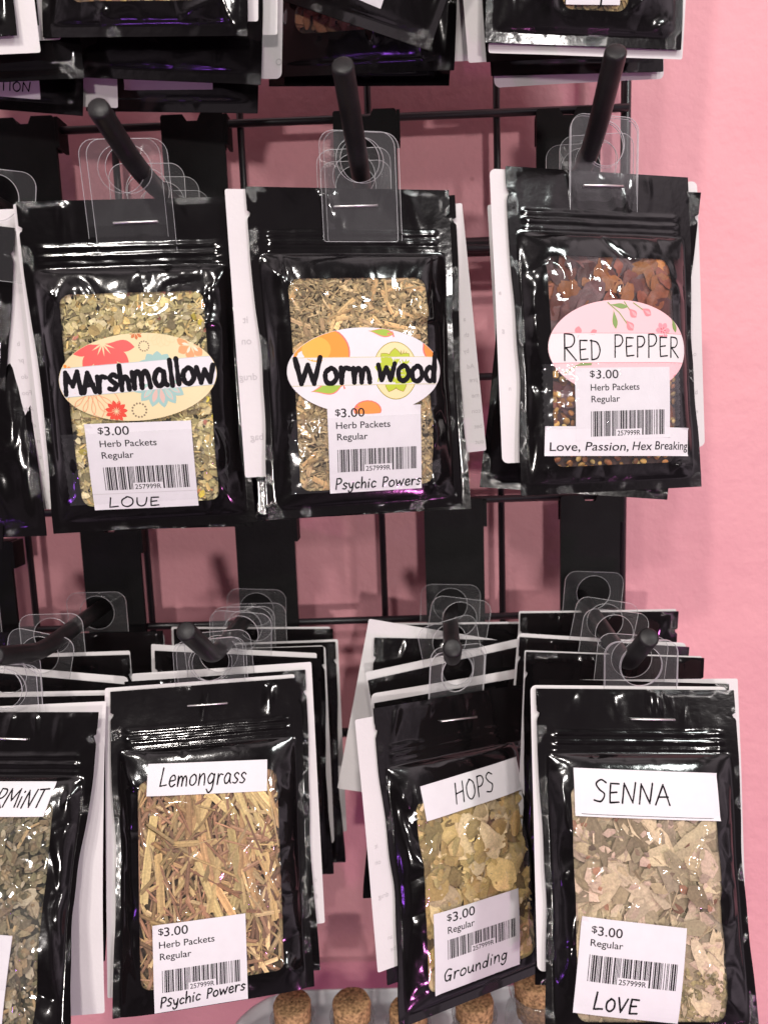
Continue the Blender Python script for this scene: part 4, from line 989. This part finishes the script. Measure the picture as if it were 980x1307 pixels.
# --- packets behind the front ones: only their edges show
BACK_P = {}
def back_pouch(variant):
    if variant not in BACK_P:
        tmp = bpy.data.objects.new('tmp', None); P = Packet(tmp, 20+variant, 6.5, [], low=1.0, crk=.4); P.root = None; P.pouch(False)
        BACK_P[variant] = P.pouch_obj.data; bpy.data.objects.remove(P.pouch_obj); bpy.data.objects.remove(tmp)
    return BACK_P[variant]
O_ = ('second', 'third', 'fourth', 'fifth', 'sixth')
BACK = [
 # label, pose, card(du,dv,roll,L), tab u, tab side
 ('second black packet in the Marshmallow stack', [-0.1234, 0.3981, 0.0966, 0.092, -0.0286, -0.0213], (-1, 1, 0, 138), 4, 1, None),
 ('third black packet in the Marshmallow stack', [-0.1216, 0.4189, 0.096, 0.127, -0.0598, -0.0125], (-1, 1, 0, 138), 4, 1, None),
 ('rearmost black packet in the Marshmallow stack', [-0.1209, 0.4368, 0.0938, 0.1303, -0.0617, -0.0085], (-1, 1, 0, 138), 4, 1, None),
 ('second black packet in the Wormwood stack, crimped top corner showing', [-0.0161, 0.4006, 0.1003, -0.0442, -0.0251, 0.0318], (3.5, 6, .05, 125), 0, 1, [('by', 46, 74, 2.3), ('pre', 49, 89, 2.3), ('me', 49, 97, 2.3), ('con', 49, 105, 2.3), ('bet', 49, 113, 2.3), ('out', 49, 121, 2.3), ('th', 47, 66, 2.3), ('a', 46, 58, 2.3), ('Ad', 48, 82, 2.3)]),
 ('rearmost black packet in the Wormwood stack', [-0.0162, 0.42, 0.1003, -0.0013, -0.0011, 0.0392], (2, 2, 0, 134), 0, 1, None),
 ('second black packet in the Red Pepper stack, swung left with card sticking out right', [0.1101, 0.4114, 0.1056, -0.0632, -0.0197, -0.0936], (-1.5, 1, .145, 136), -3, 1, [('o', 47, 88, 2.4), ('b', 47, 108, 2.4), ('e', 47, 118, 2.4), ('c', 47, 126, 2.4)]),
 ('rearmost black packet in the Red Pepper stack, grey-white card showing left', [0.1108, 0.4343, 0.1092, -0.0682, 0.076, 0.021], (-6, 0, .03, 142), -6, 1, [('g', -47, 95, 2.4), ('n', -46, 120, 2.4)]),
 ('black packet cut off by the left edge beside the Marshmallow packet, white card swung right', [-0.2279, 0.3755, 0.0964, 0.0124, 0.0169, -0.1486], (0.5, -1.5, .155, 146), 42, 1, [('do', 46, 80, 2.3), ('Foo', 47, 88, 2.3), ('Adm', 47, 96, 2.3), ('drug', 47, 104, 2.3), ('me', 48, 112, 2.3), ('cons', 48, 120, 2.3), ('proven', 48, 128, 2.3), ('oza', 48, 136, 2.3), ('child', 48, 143, 2.3), ('pr', 45, 72, 2.3), ('b', 44, 64, 2.3)]),
 ('rear packet of the stack cut off by the left edge beside Marshmallow', [-0.2302, 0.3891, 0.0962, -0.092, -0.0459, 0.0197], (-1, 4, 0, 138), 0, 1, None),
 ('second black packet in the Lemongrass stack', [-0.1041, 0.4045, -0.1471, 0.0541, -0.2649, 0.0197], (3.5, -4, .0, 140), 3, 0, [('d', 47, 118, 2.2), ('g', 47, 126, 2.2)]),
 ('third black packet in the Lemongrass stack, its white card raised at left', [-0.0956, 0.4228, -0.1414, -0.1227, -0.0177, -0.0334], (-3, -3, -.01, 138), 2, 0, None),
 ('fourth black packet in the Lemongrass stack', [-0.0964, 0.4348, -0.1419, 0.0241, 0.0983, -0.0093], (1, 0, 0, 138), 3, 0, [('e', 47, 118, 2.2), ('o', 47, 126, 2.2)]),
 ('fifth black packet in the Lemongrass stack', [-0.0903, 0.4468, -0.1433, 0.0226, 0.1114, -0.0053], (1.5, -1, 0, 138), 2, 0, None),
 ('rearmost black packet in the Lemongrass stack', [-0.0924, 0.459, -0.1372, -0.0014, -0.0, -0.0289], (-2, -1, 0, 138), 2, 0, None),
 ('second black packet in the Hops stack, white card edge along its top', [0.0292, 0.4181, -0.1642, 0.4549, -0.1034, -0.0366], (-1, -5, 0, 136), 3, 0, None),
 ('third black packet in the Hops stack, white card edge slanting up to the right', [0.0279, 0.432, -0.1529, 0.2868, -0.1048, 0.0869], (-.5, -4.5, 0, 130), 3, 0, None),
 ('fourth packet in the Hops stack, beige card swung out to the left', [0.0334, 0.4432, -0.1425, 0.1422, -0.0986, -0.0914], (-4, -4, -.14, 104), 0, 0, None),
 ('rearmost black packet in the Hops stack', [0.0306, 0.4588, -0.1379, 0.0222, 0.0004, -0.0263], (1.5, -1, 0, 120), 0, 0, None),
 ('second black packet in the Senna stack, white card sticking out right', [0.1223, 0.3878, -0.1506, -0.0146, -0.2004, -0.0504], (5.5, -1, .035, 147), -2, 0, [('c', 48, 80, 2.4), ('o', 48, 95, 2.4), ('u', 48, 112, 2.4), ('o', 48, 124, 2.4)]),
 ('third black packet in the Senna stack', [0.1197, 0.4122, -0.1443, 0.0158, -0.1193, -0.0684], (-.5, -.6, .0, 130), -2, 0, None),
 ('fourth black packet in the Senna stack', [0.1193, 0.4322, -0.1433, 0.0165, -0.049, -0.095], (-1, -2, .0, 125), -2, 0, None),
 ('rearmost black packet in the Senna stack, white rounded card corner at right', [0.1232, 0.4568, -0.1323, 0.0881, 0.0023, -0.0412], (-.5, -1, 0, 124), -5, 0, None),
 ('second black packet in the peppermint stack', [-0.2092, 0.3852, -0.1488, 0.0062, -0.2422, -0.0122], (0, -2.5, 0, 130), -2, 0, None),
 ('third black packet in the peppermint stack, white card corner pointing up', [-0.2036, 0.4022, -0.1438, 0.001, -0.1044, -0.1181], (1, -4, 0, 130), 0, 0, None),
 ('fourth black packet in the peppermint stack', [-0.2072, 0.42, -0.1388, 0, 0, 0], (0, -2, 0, 130), 6, 0, None),
 ('rearmost black packet in the peppermint stack, clear tab against its hook plate', [-0.197, 0.452, -0.1345, 0, 0, 0], (0, 3, 0, 130), 10, 0, None),
 ('black packet at the far left edge above the peppermint stack', [-0.2769, 0.45, -0.1319, 0, 0, 0], (0, 3, 0, 130), 12, 0, None),
 ('packet at the left top corner, white card foot showing', [-0.2166, 0.372, 0.3302, 0, 0, 0], (5.2, 1, .02, 164), 0, 1, None),
 ('packet second from the left top corner, small grey-white card foot showing', [-0.2095, 0.38, 0.3379, 0, 0, 0], (5, 2, .02, 162), 0, 1, None),
 ('third black packet in the stack at the left top corner', [-0.1933, 0.388, 0.3172, 0, 0, 0], (0, 0, 0, 138), 0, 1, None),
 ('black packet second in the upper left stack with a wide bare foot', [-0.0865, 0.3793, 0.315, -0.19, 0.0662, -0.1456], (-1, 0, .05, 138), 0, 1, None),
 ('black packet second in the upper right stack, white card foot below the front packet', [0.0832, 0.3918, 0.3244, 0.3108, 0.083, 0.1226], (-8, 2, -.0, 155), 0, 1, None),
 ('rear black packet in the upper right stack, wavy white card foot below it', [0.0924, 0.4097, 0.324, 0.2831, 0.0861, 0.0925], (0, 2, .02, 159.5), 0, 1, None),
]
for i, (lab, p, card, tu, side, txt) in enumerate(BACK):
    r = packet_root(lab, p)
    link('pouch', back_pouch(i % 4), None, r)
    info_card(r, *card, bend=(.8, 1.5), seed=40+i, text=txt)
    if side: hang_tab(r, tu, 2.2, -p[4], -p[5] if abs(p[5]) < .12 else 0)
    else: hang_tab(r, tu, -1.0, -p[4], p[5])

# ------------------------------------------------------------------ tray and corked bottles
tray = thing('display_tray', 'pale grey rounded tray holding the corked glass bottles below the packets', 'tray', Matrix.Translation((.02, .435, -.425)))
def tray_mesh():
    o1 = rrect(-.142, .15, -.055, .042, .044, 14); V = []; F = []; n = len(o1)
    prof = [(-.010, 0), (0, .001), (0, .019), (-.0012, .0212), (-.0030, .022), (-.0046, .0212), (-.0055, .019), (-.0055, .005), (-.012, .003)]
    cx, cy = .0065, -.003
    for ins, z in prof:
        for x, y in o1:
            dx, dy = x-cx, y-cy; l = math.hypot(dx, dy); V.append((x+dx/l*ins, y+dy/l*ins, z))
    for k in range(len(prof)-1):
        for j in range(n): F.append((k*n+j, k*n+(j+1) % n, (k+1)*n+(j+1) % n, (k+1)*n+j))
    F.append(tuple(range(n))[::-1]); F.append(tuple((len(prof)-1)*n+j for j in range(n)))
    return V, F
tv, tf = tray_mesh(); obj('tray_body', tv, tf, M_TRAY, tray, True)
def bottle(label, x, y, ztop, big=1.0, rot=0):
    o = thing('corked_bottle', label, 'bottle', Matrix.Translation((x, y, -.4218)) @ Matrix.Rotation(rot, 4, 'Z'), 'small corked glass bottles in the tray')
    h = ztop+.4218
    m = MB(); zn = h-.010
    R = .0165*big
    m.lathe([(.001, 0), (R*.92, 0), (R, .002), (R, zn-.020), (R*.96, zn-.014), (R*.80, zn-.008), (.0128*big, zn-.004), (.0138*big, zn-.002), (.0141*big, zn), (.0134*big, zn+.001), (.0122*big, zn), (.0119*big, zn-.006), (R*.75, zn-.010), (R*.90, zn-.016), (R*.93, zn-.022), (R*.93, .004), (.001, .003)], n=44)
    m.build('glass_body', M_GLASS, o, True)
    m = MB(); rc = .0117*big
    m.lathe([(.0005, h-.026), (rc*.88, h-.026), (rc*.97, h-.012), (rc, h-.002), (rc*.97, h-.0007), (rc*.92, h), (.0005, h)], n=36); c = m.build('cork', M_CORK, o, True)
    for v in c.data.vertices:
        v.co += Vector((v.co.x, v.co.y, 0))*.05*noise.noise(v.co*300)+Vector((0, 0, .0006*noise.noise(v.co*400+Vector((x*900, 0, 0)))))
bottle('corked glass bottle at the left, under the Lemongrass packet corner', -.0745, .420, -.3640, 1.0, .3)
bottle('corked glass bottle standing in the open between Lemongrass and Hops', -.0377, .420, -.3635, 1.0, 1.2)
bottle('corked glass bottle mostly hidden behind the left foot of the Hops packet', -.0031, .421, -.3700, 1.0, 2.1)
bottle('corked glass bottle under the Hops packet, cork in full view', .0379, .420, -.3640, 1.0, 2.9)
bottle('larger corked bottle with flared glass lip beside the Senna packet', .0765, .424, -.3530, 1.18, .8)
